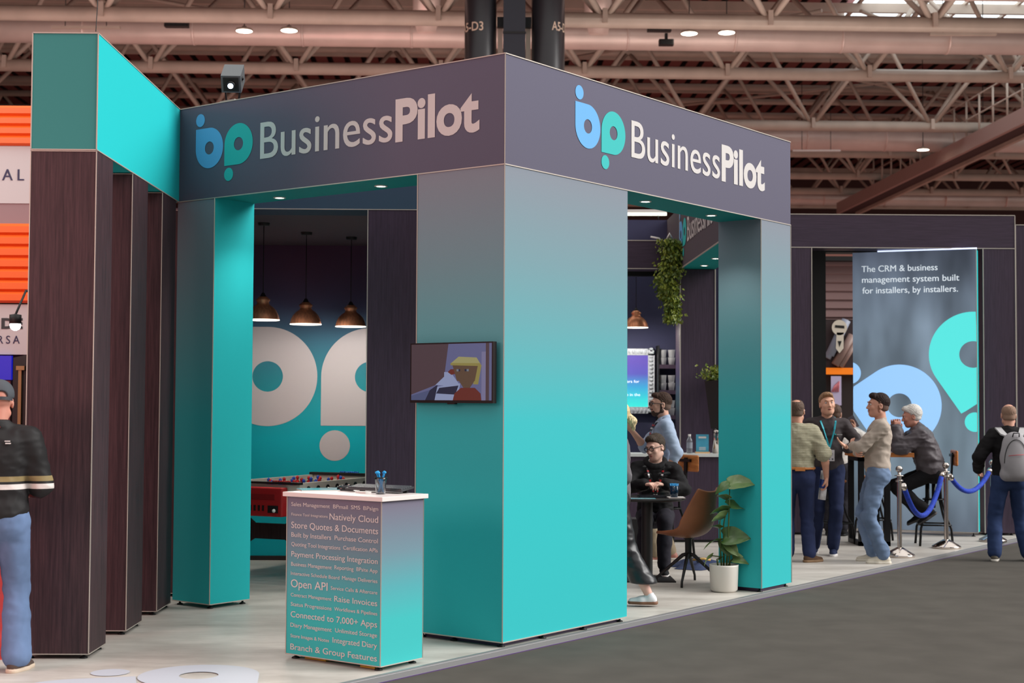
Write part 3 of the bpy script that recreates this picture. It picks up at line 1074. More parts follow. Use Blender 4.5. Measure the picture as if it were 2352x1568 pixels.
pm = ramp_mat('podium_print', [(0.0, (60, 186, 186)), (.30, (62, 186, 186)), (.5, (84, 168, 176)), (.72, (112, 142, 156)), (1.0, (120, 116, 134))], 1.06)
a = MB(); pb(a, (0, .8), (0, .40), (.03, 1.03)); a.build('body', pm, t)
a = MB(); pb(a, (-.022, .822), (-.022, .422), (1.03, 1.058)); o = a.build('top_board', mat('white_laminate', (236, 226, 222), .35), t)
bv = o.modifiers.new('b', 'BEVEL'); bv.width = .002
q = lambda u, w, z: OP - d1 * u + d2 * w + Z * z
trims(t, [(q(0, 0, .03), q(.8, 0, .03)), (q(.8, 0, .03), q(.8, .4, .03)), (q(.8, -.002, .03), q(.8, -.002, 1.03)), (q(0, -.002, .03), q(0, -.002, 1.03)), (q(.8, .4, .03), q(.8, .4, 1.03))], .006)
for u, w in ((.05, .04), (.75, .04), (.05, .36), (.75, .36)):
    k = q(u, w, 0); foot(t, k.x, k.y, .032)
a = MB(); pb(a, (.12, .3), (.05, .15), (.004, .028)); pb(a, (.6, .72), (.04, .14), (.004, .028)); a.build('yellow_wedge', mat('yellow_plastic', (210, 160, 40), .5), t)
TX = [('Sales Management', 0.353, 0.97, 0.024, 0.023), ('BPmail', 0.504, 0.971, 0.024, 0.385), ('SMS', 0.606, 0.973, 0.024, 0.536), ('BPsign', 0.753, 0.973, 0.023, 0.638), ('Finance Tool Integrations', 0.335, 0.909, 0.017, 0.024), ('Natively Cloud', 0.754, 0.899, 0.04, 0.356), ('Store Quotes & Documents', 0.754, 0.83, 0.04, 0.025), ('Built by Installers', 0.366, 0.774, 0.029, 0.026), ('Purchase Control', 0.753, 0.775, 0.028, 0.401), ('Quoting Tool Integrations', 0.445, 0.716, 0.025, 0.027), ('Certification APIs', 0.753, 0.720, 0.024, 0.474), ('Payment Processing Integration', 0.753, 0.649, 0.034, 0.028), ('Business Management', 0.373, 0.590, 0.024, 0.027), ('Reporting', 0.556, 0.594, 0.024, 0.402), ('BPsite App', 0.752, 0.596, 0.023, 0.586), ('Interactive Schedule Board', 0.439, 0.532, 0.022, 0.026), ('Manage Deliveries', 0.752, 0.534, 0.023, 0.467), ('Open API', 0.339, 0.455, 0.050, 0.027), ('Service Calls & Aftercare', 0.752, 0.465, 0.022, 0.373), ('Contract Management', 0.374, 0.396, 0.022, 0.027), ('Raise Invoices', 0.752, 0.394, 0.035, 0.403), ('Status Progressions', 0.375, 0.336, 0.024, 0.028), ('Workflows & Pipelines', 0.753, 0.338, 0.022, 0.403), ('Connected to 7,000+ Apps', 0.752, 0.265, 0.038, 0.028), ('Diary Management', 0.378, 0.203, 0.026, 0.027), ('Unlimited Storage', 0.753, 0.205, 0.026, 0.413), ('Store Images & Notes', 0.356, 0.137, 0.022, 0.028), ('Integrated Diary', 0.753, 0.139, 0.033, 0.392), ('Branch & Group Features', 0.753, 0.060, 0.038, 0.028)]
for s_, u1, z_, cp, u0 in TX:
    a = MB()
    text(a, s_, OP, -d1, Z, -d2, u0 + .015, u1 + .02, z_, cp, .006)
    a.build('lettering', M['lettering'], t)

# things on the podium
zt = 1.0585
t = thing('brochure', 'glossy teal brochure lying at the left of the podium top', 'brochure', tuple(q(.03, .1, zt)))
a = MB(); a.obox(q(.04, .09, zt), (Vector((.83, .25, 0))).normalized(), (Vector((-.25, .83, 0))).normalized(), Z, (0, .30), (0, .21), (0, .006)); a.build('pages', M['white'], t)
a = MB(); a.obox(q(.04, .09, zt), (Vector((.83, .25, 0))).normalized(), (Vector((-.25, .83, 0))).normalized(), Z, (-.002, .302), (-.002, .212), (.006, .008)); a.build('cover', mat('teal_gloss_cover', (40, 150, 165), .15, noise=.5, nscale=9), t)
t = thing('computer_mouse', 'black computer mouse behind the brochure on the podium', 'mouse', tuple(q(.22, .33, zt)))
a = MB()
mp = q(.20, .33, zt)
a.ball(mp + Z * .012, .034, 0, 16, (1.7, 1.0, .75)); a.build('body', mat('glossy_black', (24, 24, 28), .15), t)
a = MB(); a.ball(mp + Z * .036 + X * .02, .006, 0, 8, (1.2, .5, .7)); a.build('scroll_wheel', M['chrome'], t)
t = thing('computer_keyboard', 'dark computer keyboard tilted on its feet at the back of the podium', 'keyboard', tuple(q(.3, .3, zt)))
kO = q(.27, .25, zt + .012); kU = (-d1 * 1.0 + d2 * .10).normalized(); kW = Vector((-kU.y, kU.x, 0)); kW = (kW + Z * .12).normalized(); kN = kU.cross(kW)
a = MB(); a.obox(kO, kU, kW, kN, (0, .44), (0, .14), (0, .012)); a.build('case', mat('dark_grey_plastic', (52, 54, 58), .4), t)
a = MB()
for r_ in range(5):
    for k in range(20):
        a.obox(kO, kU, kW, kN, (.012 + k * .021, .03 + k * .021), (.014 + r_ * .024, .034 + r_ * .024), (.012, .018))
o = a.build('keys', mat('key_grey', (72, 76, 82), .45), t)
for u in (.04, .38):
    a = MB(); a.obox(kO, kU, kW, kN, (u, u + .03), (.10, .12), (-.028, 0))
    a.build('tilt_foot', M['black'], t)
t = thing('card_stack', 'small stack of white cards in front of the keyboard', 'cards', tuple(q(.43, .2, zt)))
a = MB()
for k in range(4):
    a.obox(q(.42 + k * .001, .18, zt + k * .0025), -d1, d2, Z, (0, .085), (0, .055), (0, .002))
a.build('cards', M['white'], t)
pc = q(.615, .2, zt)
t = thing('pen_cup', 'smoked mesh cup holding light blue pens on the podium', 'pen cup', tuple(pc))
a = MB(); a.lathe([(0, .002), (.030, .002), (.036, .09), (.040, .105), (.038, .105), (.034, .09), (.028, .005), (0, .005)], pc, 28)
gm = mat('smoked_glass_cup', (206, 212, 216), .05, trans=1.0)
a.build('cup', gm, t)
a = MB()
for k in range(3):
    zz = .105
a.tube([pc + Vector((.04 * math.cos(i * PI / 12), .04 * math.sin(i * PI / 12), .105)) for i in range(25)], .0018, 5); a.build('rim', M['black'], t)
pb_ = mat('light_blue_pen', (30, 160, 226), .3)
for i, (ax, ay, bx, by, h) in enumerate(((.016, .0, -.026, -.006, .135), (.012, .01, -.018, .006, .138), (.018, -.01, -.012, -.012, .132), (-.016, .002, .022, .0, .138), (-.012, -.012, .026, -.01, .136), (0, .015, .018, .01, .134))):
    tt = thing('pen', 'light blue ballpoint pen standing in the smoked cup on the podium', 'pen', tuple(pc), 0, 'light blue pens in the podium cup')
    p0, p1 = pc + Vector((ax, ay, .012)), pc + Vector((bx, by, h))
    a = MB(); a.tube([p0, p0.lerp(p1, .9), p1], [.0042, .0048, .004], 8); a.build('barrel', pb_, tt)
    a = MB(); a.tube([p0 - (p1 - p0) * .03, p0], [.001, .0038], 8); a.build('tip', M['chrome'], tt)
    a = MB(); a.ball(p1, .0105, 0, 10, (1, 1, .8)); a.build('clicker', pb_, tt)
# ================================================================ SECOND ARCHWAY (runs away from the camera)
t = thing('inner_archway', 'second logo archway seen through the right opening, running away from the camera', 'archway', (2.27, 17.75, 0))
a = MB(); a.box(2.27, 2.69, 13.75, 19.1, 3.245, 4.0)
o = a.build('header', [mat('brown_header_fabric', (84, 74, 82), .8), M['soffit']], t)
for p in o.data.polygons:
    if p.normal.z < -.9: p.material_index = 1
a = MB(); a.box(2.27, 2.69, 17.75, 18.2, .03, 3.24); a.build('column', M['dwood2'], t)
trims(t, [((2.268, 13.75, 3.245), (2.268, 17.75, 3.245)), ((2.268, 17.8, 3.245), (2.268, 17.8, 4.0)), ((2.268, 17.748, .03), (2.268, 17.748, 3.24)), ((2.692, 17.748, .03), (2.692, 17.748, 3.24))], .012)
for fx in (2.31, 2.65):
    foot(t, fx, 17.8, .031)
bp_logo((2.268, 0, 0), -Y, Z, -X, -17.84, t)
for y in (16.4, 17.27):
    q = Vector((2.49, y, 3.245))
    a = MB(); a.lathe([(.048, 0), (.05, -.006), (.036, -.008), (.034, -.002)], q, 20); dn = a.build('downlight', M['white'], t)
    a = MB(); a.lathe([(0, -.0045), (.035, -.0045)], q, 16); a.build('lens', M['lens'], dn)

# bar alcove
t = thing('bar_alcove', 'dark bar alcove with navy back wall behind the right opening', 'alcove', (1, 17.75, 0))
a = MB(); a.box(-.6, 2.265, 17.75, 18.15, 3.245, 3.585); a.build('header', M['dwoodh'], t)
trims(t, [((-.6, 17.748, 3.245), (2.265, 17.748, 3.245)), ((-.6, 17.748, 3.585), (2.265, 17.748, 3.585))], .01)
a = MB(); a.box(-1.5, 3.4, 19.1, 19.2, .0, 4.0); a.build('back_wall', M['navy'], t)
a = MB(); a.box(-.6, 2.265, 18.15, 18.25, 3.19, 3.27); a.build('inner_beam', M['black'], t)
pendant(1.79, 18.3, 2.56, 3.245, 'copper pendant lamp hanging alone above the bar behind the right opening', None)

# screen in an ornate frame
t = thing('menu_screen', 'lit screen with purple to turquoise picture in an ornate white frame on the bar wall', 'screen', (1.5, 19.05, 1.45))
a = MB()
x0, x1, z0, z1 = .9, 2.10, 1.49, 2.325
for (u0, u1, v0, v1) in ((x0, x1, z0, z0 + .085), (x0, x1, z1 - .085, z1), (x1 - .085, x1, z0, z1), (x0, x0 + .085, z0, z1)):
    a.box(u0, u1, 19.02, 19.08, v0, v1)
fr_ = a.build('ornate_frame', mat('white_ornate_moulding', (222, 226, 234), .4, noise=.2, nscale=40, bump=.5), t)
a = MB()
k = z0 + .03
while k < z1:
    a.ball((x1 - .045, 19.015, k), .03, 0, 8, (1, .4, .6)); k += .05
k = x0 + .03
while k < x1:
    a.ball((k, 19.015, z0 + .04), .03, 0, 8, (.6, .4, 1)); a.ball((k, 19.015, z1 - .04), .03, 0, 8, (.6, .4, 1)); k += .05
a.build('carved_beads', mat('white_carving', (220, 226, 234), .3), fr_)
scm = ramp_mat('screen_gradient', [(0.0, (70, 222, 208)), (.16, (60, 210, 205)), (.38, (62, 150, 196)), (.55, (86, 84, 168)), (1, (92, 78, 160))], .70, rough=.3, emit=.8)
a = MB(); a.box(x0 + .08, x1 - .08, 19.035, 19.05, z0 + .08, z1 - .08)
o = a.build('screen', scm, t)
o.data.transform(Matrix.Translation((0, 0, -.12)) if False else Matrix.Identity(4))
a = MB()
text(a, 'Made by installers for', (0, 19.035, 0), X, Z, -Y, 1.38, 1.905, 1.885, .036, .008, .004)
text(a, 'Free coffee in the', (0, 19.035, 0), X, Z, -Y, 1.5, 1.915, 1.715, .036, .008, .004)
a.build('lettering', mat('screen_white', (240, 245, 250), .5, emit=(240, 245, 250), estr=.7), o)

# cup shelves
t = thing('cup_shelf_unit', 'dark shelves with upturned white cups on the bar wall', 'shelf', (2.4, 19.0, 1.4))
for z_ in (2.115, 1.79, 1.47):
    a = MB(); a.box(2.14, 3.0, 18.82, 19.1, z_ - .05, z_); a.build('shelf', M['dwood2'], t)
a = MB(); a.box(2.125, 2.14, 18.82, 19.1, 1.3, 2.36); a.build('side_board', M['black'], t)
cupm = mat('white_paper_cup', (214, 214, 218), .5)
rows = ['top', 'middle', 'lower']
for ri, z_ in enumerate((2.115, 1.79, 1.47)):
    for ci in range(3):
        for lv in range(2):
            p = Vector((2.195 + ci * .108, 18.9, z_ + lv * .098))
            tt = thing('paper_cup', 'white paper cup on the %s bar shelf, %s layer, %s' % (rows[ri], ('bottom', 'upper')[lv], ('nearest the lit screen', 'in the middle', 'farthest from the lit screen')[ci]), 'cup', tuple(p), 0, 'white cups on the bar shelves')
            a = MB(); a.lathe([(0, 0), (.036, 0), (.046, .09), (.049, .093), (.044, .093), (0, .088)], p, 18); a.build('cup', cupm, tt)

# bar counter
t = thing('bar_counter', 'dark wood bar counter with a white top behind the seated man', 'counter', (2, 17.4, 0))
a = MB(); a.box(.5, 3.05, 17.36, 17.72, .03, 1.0); a.build('front_panel', M['dwood2'], t)
a = MB(); a.box(.48, 3.07, 17.33, 17.745, 1.0, 1.035); a.build('worktop', mat('white_worktop', (214, 216, 214), .4), t)
a = MB(); a.box(.52, 3.03, 17.38, 17.40, .0, .03); a.build('plinth', M['black'], t)
# bottle
p = Vector((2.345, 17.48, 1.0352))
t = thing('water_bottle', 'clear plastic water bottle with white cap on the bar counter', 'bottle', tuple(p))
a = MB(); a.lathe([(0, .002), (.034, .002), (.036, .01), (.036, .14), (.034, .155), (.02, .185), (.014, .2), (.014, .21)], p, 24); a.build('bottle_body', mat('clear_plastic', (236, 240, 246), .05, trans=.9), t)
a = MB(); a.lathe([(.017, .2), (.018, .225), (0, .226)], p, 16); a.build('cap', M['white'], t)
a = MB(); a.lathe([(.0362, .06), (.0362, .13)], p, 24); a.build('label', mat('pale_label', (200, 204, 216), .4, trans=.6), t)
# little card stand
p = Vector((2.495, 17.47, 1.0352))
t = thing('counter_sign', 'small teal printed card in a wooden foot on the bar counter', 'sign', tuple(p))
a = MB(); a.box(p.x - .085, p.x + .085, p.y - .03, p.y + .03, p.z, p.z + .02); a.build('wooden_foot', mat('pale_wood', (206, 168, 124), .5), t)
a = MB(); a.box(p.x - .075, p.x + .075, p.y - .003, p.y + .003, p.z + .02, p.z + .225); cd_ = a.build('card', mat('teal_card', (72, 156, 186), .4, noise=.2, nscale=8), t)
a = MB(); a.box(p.x - .045, p.x + .045, p.y - .0042, p.y - .003, p.z + .178, p.z + .2)
for k in range(3):
    a.box(p.x - .04, p.x + .04, p.y - .0042, p.y - .003, p.z + .04 + k * .014, p.z + .046 + k * .014)
a.build('printed_lines', M['lettering'], cd_)
# metal canister and black planter
p = Vector((2.69, 17.5, 1.0352))
t = thing('metal_canister', 'tall brushed metal canister on the bar counter below the black planter', 'canister', tuple(p))
a = MB(); a.lathe([(0, 0), (.07, 0), (.07, .27), (.06, .285), (0, .285)], p, 24); a.build('body', M['chrome'], t)
a = MB(); a.lathe([(.071, .24), (.073, .245), (.071, .25)], p, 24); a.build('lid_band', M['black'], t)
p = Vector((2.69, 17.5, 1.3255))
t = thing('black_planter', 'tall tapered black planter with a green plant on the bar', 'planter', tuple(p))
a = MB(); a.lathe([(0, 0), (.09, 0), (.165, .57), (.155, .57), (.15, .53), (0, .52)], p, 4, smooth=False); a.build('pot', mat('planter_black', (18, 18, 20), .5), t)


def leaflets(name, parent, centers, n, size, m, seed=1, droop=0.3):
    rnd = random.Random(seed)
    a = MB()
    for i in range(n):
        c = rnd.choice(centers) if not callable(centers) else centers(rnd)
        c = Vector(c)
        d = Vector((rnd.uniform(-1, 1), rnd.uniform(-1, 1), rnd.uniform(-1, .6) - droop)).normalized()
        s_ = d.cross(Vector((rnd.uniform(-1, 1), rnd.uniform(-1, 1), rnd.uniform(-1, 1)))).normalized()
        nn = d.cross(s_)
        l = size * rnd.uniform(.6, 1.3)
        w = l * .33
        p0 = c; p1 = c + d * l * .45 + s_ * w + nn * l * .06; p2 = c + d * l - nn * l * .12; p3 = c + d * l * .45 - s_ * w + nn * l * .06; pm_ = c + d * l * .5
        a.add([p0, p1, p2, p3, pm_], [(0, 1, 4), (1, 2, 4), (2, 3, 4), (3, 0, 4)], i % 2)
    return a.build(name, m, parent)


gl = [mat('leaf_olive', (140, 150, 54), .45, noise=.4, nscale=20), mat('leaf_dark_olive', (92, 110, 42), .45, noise=.4, nscale=20)]
leaflets('foliage', t, lambda r: p + Vector((r.gauss(0, .09), r.gauss(0, .07), .58 + abs(r.gauss(0, .07)))), 500, .05, gl, 3, -.3)
# trailing plant
t = thing('hanging_plant', 'long trailing green artificial plant hanging from the alcove header', 'plant', (2.14, 17.66, 3.6))
def strand(r):
    k = r.random()
    z_ = 3.6 - 1.0 * k
    w = .13 * (1 - .25 * k) if k < .72 else .08
    return (2.13 + r.gauss(0, w * .55) - .00 + .03 * math.sin(k * 9), 17.62 + r.gauss(0, .05), z_)
leaflets('foliage', t, strand, 3400, .05, gl, 5, .8)
a = MB()
for i in range(9):
    x_ = 2.02 + i * .028
    a.tube([(x_, 17.66, 3.6), (x_ + .02, 17.62, 3.2), (x_ - .01, 17.62, 2.75 + (i % 3) * .1)], .004, 5)
for xs, zz in ((1.99, 3.05), (2.0, 2.86), (2.02, 2.72)):
    pass
a.build('stem', mat('plant_stem', (70, 74, 30), .6), t)
a = MB(); a.tube([(1.9, 17.66, 3.62), (2.0, 17.64, 3.6), (2.04, 17.7, 3.55)], .012, 6); a.tube([(2.1, 17.7, 3.59), (2.13, 17.66, 3.66), (2.16, 17.7, 3.6)], .016, 6)
a.build('cable_tie', M['white'], t)
# tube light over the alcove
p, q = px2(1340, 492, 19.15), px2(1531, 492, 19.15)
t = thing('tube_light', 'bright tube light seen just under the right header', 'tube light', tuple(p))
a = MB(); a.tube([p, q], .018, 10); a.build('tube', mat('lit_tube', (250, 255, 240), .4, emit=(246, 250, 222), estr=3), t)
a = MB(); a.bar(p + Z * .04, q + Z * .04, .06, .04); a.build('housing', M['white'], t)
for f in (.1, .9):
    w = p.lerp(q, f); a = MB(); a.tube([w, (w.x, w.y, 4.0)], .008, 5); a.build('bracket', M['black'], t)
pk = mat('pinkish_wall_panel', (150, 118, 116), .7)

# ================================================================ FAR ARCHWAY + LIGHTBOX
FY = 18.4
t = thing('far_archway', 'plain dark wood archway behind the standing group at the right', 'archway', (3.6, FY, 0))
a = MB(); a.box(3.3, 6.56, FY, FY + .42, 3.585, 4.0); a.build('header', M['dwoodh'], t)
a = MB(); a.box(3.45, 4.0, FY, FY + .42, .03, 3.58); a.build('left_column', M['dwood2'], t)
a = MB(); a.box(6.155, 6.56, FY, FY + .42, .03, 3.58); a.build('right_column', M['dwood2'], t)
a = MB(); a.box(4.0, 4.30, 18.95, 19.2, .03, 3.6); a.box(4.3, 6.15, 18.95, 19.2, 3.58, 4.0) ; a.build('rear_frame', M['black'], t)
trims(t, [((3.3, FY, 3.583), (6.56, FY, 3.583)), ((4.0, FY, .03), (4.0, FY, 3.58)), ((6.155, FY, .03), (6.155, FY, 3.58)), ((6.56, FY, .03), (6.56, FY, 4.0)), ((3.3, FY, 4.0), (6.56, FY, 4.0))], .01)
for fx in (3.95, 6.2, 6.5):
    foot(t, fx, FY + .05, .031)
t = thing('end_archway', 'edge of another dark archway cut off by the right side of the picture', 'archway', (6.9, 18.6, 0))
a = MB(); a.box(6.62, 7.3, 18.55, 18.95, .03, 3.9); a.build('column', M['dwood2'], t)
trims(t, [((6.62, 18.548, .03), (6.62, 18.548, 3.9)), ((6.62, 18.548, 3.9), (7.3, 18.548, 3.9))], .01)

b0 = Vector((4.606, 18.78, 0)); b1 = Vector((6.0, 18.19, 0)); db = (b1 - b0).normalized(); nb = Vector((db.y, -db.x, 0)); LB = (b1 - b0).length
t = thing('lightbox_banner', 'tall backlit banner with slogan and big blue and teal drops', 'lightbox', tuple(b0))
bm = ramp_mat('lit_slate_print', [(0, (66, 74, 84)), (1.2, (84, 98, 108)), (2.6, (86, 98, 110)), (3.56, (60, 66, 78))], 3.6, emit=.75, weave=.03)
_nt = bm.node_tree
_tc2, _mp, _nz, _mr = [_nt.nodes.new('ShaderNode' + k) for k in ('TexCoord', 'Mapping', 'TexNoise', 'MapRange')]
_mp.inputs['Scale'].default_value = (1.6, 1.6, .55)
_nz.inputs['Scale'].default_value = 1.3
_mr.inputs[1].default_value = .3; _mr.inputs[2].default_value = .7; _mr.inputs[3].default_value = .5; _mr.inputs[4].default_value = 2.4
_nt.links.new(_tc2.outputs['Object'], _mp.inputs[0]); _nt.links.new(_mp.outputs[0], _nz.inputs[0]); _nt.links.new(_nz.outputs[0], _mr.inputs[0]); _nt.links.new(_mr.outputs[0], _nt.nodes['Principled BSDF'].inputs['Emission Strength'])
ZB0, ZB1 = .05, 3.555
a = MB(); a.obox(b0, db, nb, Z, (0, LB), (-.28, 0), (ZB0, ZB1)); bx = a.build('cabinet', [bm, M['teal']], t)
for p in bx.data.polygons:
    if p.normal.dot(db) > .9 or p.normal.dot(db) < -.9: p.material_index = 1
rc = (0.003, LB - .003, ZB0, ZB1)
a = MB(); droplet(a, b0, db, Z, nb, .576, 1.612, .513, .150, math.radians(169), 0, .003, rc); disc(a, b0, db, Z, nb, -.04, 2.02, .14, 0, .003, rc)
a.build('light_blue_drops', mat('lit_blue_print', (150, 200, 248), .6, emit=(150, 200, 248), estr=.75), bx)
a = MB(); droplet(a, b0, db, Z, nb, LB - .045, 2.246, .53, .165, math.radians(-101), 0, .003, rc); disc(a, b0, db, Z, nb, LB - .03, 1.41, .12, 0, .003, rc)
a.build('teal_drops', mat('lit_teal_print', (84, 222, 218), .6, emit=(84, 222, 218), estr=.75), bx)
lw_ = mat('lit_white_print', (226, 236, 244), .6, emit=(226, 236, 244), estr=.6)
for s_, u0, u1, v in (('The CRM & business', .114, 1.05, 3.305), ('management system built', .119, 1.31, 3.168), ('for installers, by installers.', .124, 1.293, 3.03)):
    a = MB(); text(a, s_, b0, db, Z, nb, u0, u1, v, .078, .006, .003); a.build('lettering', lw_, bx)
trims(t, [(b1 + nb * .002 + Z * ZB0, b1 + nb * .002 + Z * ZB1), (b0 + nb * .002 + Z * ZB0, b1 + nb * .002 + Z * ZB0)], .008)
a = MB(); a.tube([b0 - nb * .1 + db * .3 + Z * 3.57, b1 - nb * .1 + Z * 3.57], .012, 8); a.build('top_tube', mat('cool_lit_tube', (210, 220, 255), .4, emit=(200, 214, 255), estr=1.6), t)
for u in (.06, LB - .06):
    q = b0 + db * u - nb * .05; foot(t, q.x, q.y, .051)

# ================================================================ HIGH TABLE + STOOLS
wd_ = wood_mat('rustic_orange_wood', (150, 84, 34), (206, 130, 66), stretch=(2, 20, 20))
t = thing('high_table', 'high bar table with thick orange wood top and black metal frame', 'table', (4.6, 17.2, 0))
TX0, TX1, TY0, TY1 = 4.20, 4.86, 16.95, 17.55
a = MB(); a.box(TX0, TX1, TY0, TY1, 1.02, 1.07); o = a.build('table_top', wd_, t)
a = MB()
for x_ in (TX0 + .03, TX1 - .33):
    for y_ in (TY0 + .03, TY1 - .09):
        a.box(x_, x_ + .06, y_, y_ + .06, 0.05, 1.02)
    a.box(x_, x_ + .06, TY0 + .03, TY1 - .03, 0.0, .05); a.box(x_, x_ + .06, TY0 + .03, TY1 - .03, .97, 1.02)
a.box(TX0 + .03, TX1 - .27, TY0 + .03, TY0 + .09, 0.0, .05); a.box(TX0 + .03, TX1 - .27, TY0 + .03, TY0 + .09, .97, 1.02)
a.build('frame', M['blackmetal'], t)


def stool(x, y, rz, h, label, back=True, group='black framed wooden bar stools'):
    t = thing('bar_stool', label, 'stool', (x, y, 0), rz, group)
    a = MB(); a.lathe([(0, h - .03), (.15, h - .03), (.165, h - .02), (.165, h - .005), (.15, h), (0, h)], (0, 0, 0), 28); a.build('seat', wd_, t, local=True)
    for i in range(4):
        an = PI / 4 + i * PI / 2
        c_, s_ = math.cos(an), math.sin(an)
        a = MB(); a.tube([(c_ * .10, s_ * .10, h - .03), (c_ * .10, s_ * .10, h - .22), (c_ * .17, s_ * .17, h - .42), (c_ * .24, s_ * .24, .2), (c_ * .26, s_ * .26, 0.0)], .014, 8)
        a.build('leg', M['blackmetal'], t, local=True)
    a = MB()
    for i in range(4):
        a0, a1 = PI / 4 + i * PI / 2, PI / 4 + (i + 1) * PI / 2
        a.tube([(math.cos(a0) * .235, math.sin(a0) * .235, .24), (math.cos(a1) * .235, math.sin(a1) * .235, .24)], .011, 6)
    a.tube([(0, 0, h - .03), (0, 0, h - .34)], .022, 10)
    a.tube([(math.cos(u) * .12, math.sin(u) * .12, h - .24) for u in [k * PI / 8 for k in range(17)]], .01, 6)
    a.build('footrest_ring', M['blackmetal'], t, local=True)
    if back:
        a = MB(); a.bar((0, -.14, h - .03), (0, -.20, h + .02), .04, .02); a.bar((0, -.20, h), (0, -.215, h + .30), .045, .02); a.bar((-.09, -.205, h + .27), (.09, -.205, h + .27), .03, .03)
        a.build('back_bracket', M['blackmetal'], t, local=True)
        a = MB(); a.box(-.19, .19, -.25, -.22, h + .15, h + .33)
        o = a.build('backrest', wd_, t, local=True)
        b_ = o.modifiers.new('b', 'BEVEL'); b_.width = .012
    return t


stool(5.14, 17.15, math.radians(82), .77, 'bar stool the white-haired man sits on, with wooden backrest')
stool(4.62, 17.86, math.radians(180), .76, 'backless bar stool behind the high table, between its frame and the banner', False)
stool(4.0, 17.32, math.radians(200), .74, 'backless bar stool at the left end of the high table', False)
stool(1.93, 15.95, math.radians(120), .74, 'bar stool with orange backrest behind the man in the blue shirt')
# things on the high table
p = Vector((4.26, 17.1, 1.0702))
t = thing('blue_pen_cup', 'blue cup full of pens on the left end of the high table', 'pen cup', tuple(p))
a = MB(); a.lathe([(0, 0), (.035, 0), (.042, .1), (.038, .1), (.033, .01)], p, 20); a.build('cup', mat('blue_cup', (20, 110, 190), .3), t)
a = MB()
for i in range(8):
    an = i * PI / 4
    a.tube([p + Vector((math.cos(an) * .015, math.sin(an) * .015, .01)), p + Vector((math.cos(an) * .034, math.sin(an) * .034, .155))], .006, 6)
a.build('pens', pb_, t)
p = Vector((4.77, 17.05, 1.0702))
t = thing('magazine', 'open magazine under the elbows of the white-haired man', 'magazine', tuple(p))
a = MB(); a.box(p.x - .16, p.x + .06, p.y - .08, p.y + .08, p.z, p.z + .012); a.build('pages', M['white'], t)
a = MB(); a.box(p.x - .162, p.x + .062, p.y - .082, p.y + .082, p.z + .012, p.z + .014); a.build('cover', mat('blue_red_cover', (60, 90, 160), .3, noise=.6, nscale=18), t)

# ================================================================ ROPE POSTS
posts = [Vector((4.375, 15.83, 0)), Vector((5.17, 16.78, 0)), Vector((5.98, 17.6, 0))]
pl_ = ['chrome rope post nearest, beside the man in the beige sweater', 'chrome rope post before the seated white-haired man', 'chrome rope post half hidden by the backpack']
for p, lb in zip(posts, pl_):
    t = thing('rope_post', lb, 'rope post', tuple(p), 0, 'chrome rope posts')
    a = MB(); a.lathe([(0, 0), (.16, 0), (.162, .02), (.158, .028), (.06, .085), (.035, .10), (0, .1)], p, 40); a.build('base', M['chrome'], t)
    a = MB(); a.lathe([(.025, .09), (.025, .86)], p, 20); a.lathe([(.025, .86), (.05, .862), (.05, .868), (.018, .872), (.014, .905)], p, 24); a.build('pole', M['chrome'], t)
    a = MB(); a.ball(p + Z * .935, .038, 0, 24); a.build('ball_finial', M['chrome'], t)
    a = MB(); a.lathe([(.04, .80), (.044, .81), (.04, .82)], p, 16)
    a.build('hook_ring', M['chrome'], t)
rope = mat('blue_velvet_rope', (22, 60, 176), .8, noise=.3, nscale=40)


def rope_between(A, B, sag, label):
    t = thing('velvet_rope', label, 'rope', tuple(A))
    pts = []
    for i in range(25):
        k = i / 24
        q = A.lerp(B, k); q.z -= sag * 4 * k * (1 - k)
        pts.append(q)
    a = MB(); a.tube(pts, .028, 12)
    a.build('rope', rope, t)
    for i0, i1 in ((0, 1), (24, 23)):
        a = MB(); d_ = (pts[i1] - pts[i0]).normalized()
        a.tube([pts[i0] - d_ * .03, pts[i0] + d_ * .03], .030, 12); a.build('end_cap', M['chrome'], t)


rope_between(posts[0] + Vector((.075, .09, .74)), posts[1] + Vector((-.06, -.05, .83)), .38, 'blue velvet rope sagging between the two nearer chrome posts')
rope_between(posts[1] + Vector((.07, .05, .80)), posts[2] + Vector((-.05, -.05, .84)), .20, 'blue velvet rope leading to the post behind the backpack')

# ================================================================ ROUND TABLE, CHAIR, PLANT
p = Vector((1.45, 13.75, 0))
t = thing('round_table', 'small round black table in front of the seated man in black', 'table', tuple(p))
a = MB(); a.lathe([(0, .735), (.34, .735), (.36, .745), (.36, .755), (.35, .76), (0, .76)], p, 48); a.build('table_top', M['black'], t)
a = MB(); a.lathe([(.052, .012), (.052, .735)], p, 24); a.build('pedestal', M['black'], t)
a = MB(); a.box(p.x - .24, p.x + .24, p.y - .24, p.y + .24, 0, .012); a.build('base_plate', M['black'], t)
TZ = .7605
q = Vector((1.60, 13.62, TZ))
t = thing('leaflet', 'colourful leaflet lying near the front edge of the round table', 'leaflet', (1.42, 13.55, TZ))
a = MB(); a.box(1.27, 1.50, 13.46, 13.58, TZ, TZ + .003); a.build('sheet', mat('leaflet_print', (60, 160, 180), .3, noise=.7, nscale=16), t)
t = thing('tablet_computer', 'dark tablet lying on the round table before the seated man', 'tablet', (1.5, 13.7, TZ))
a = MB(); a.bevbox(1.36, 1.62, 13.62, 13.80, TZ, TZ + .012, .02); a.build('casing', mat('dark_tablet', (30, 30, 36), .2), t)
a = MB(); a.box(1.375, 1.605, 13.635, 13.785, TZ + .012, TZ + .0128); a.build('screen', mat('dark_glass', (46, 48, 60), .08), t)
t = thing('notepad', 'white notepad at the right edge of the round table', 'notepad', (1.7, 13.7, TZ))
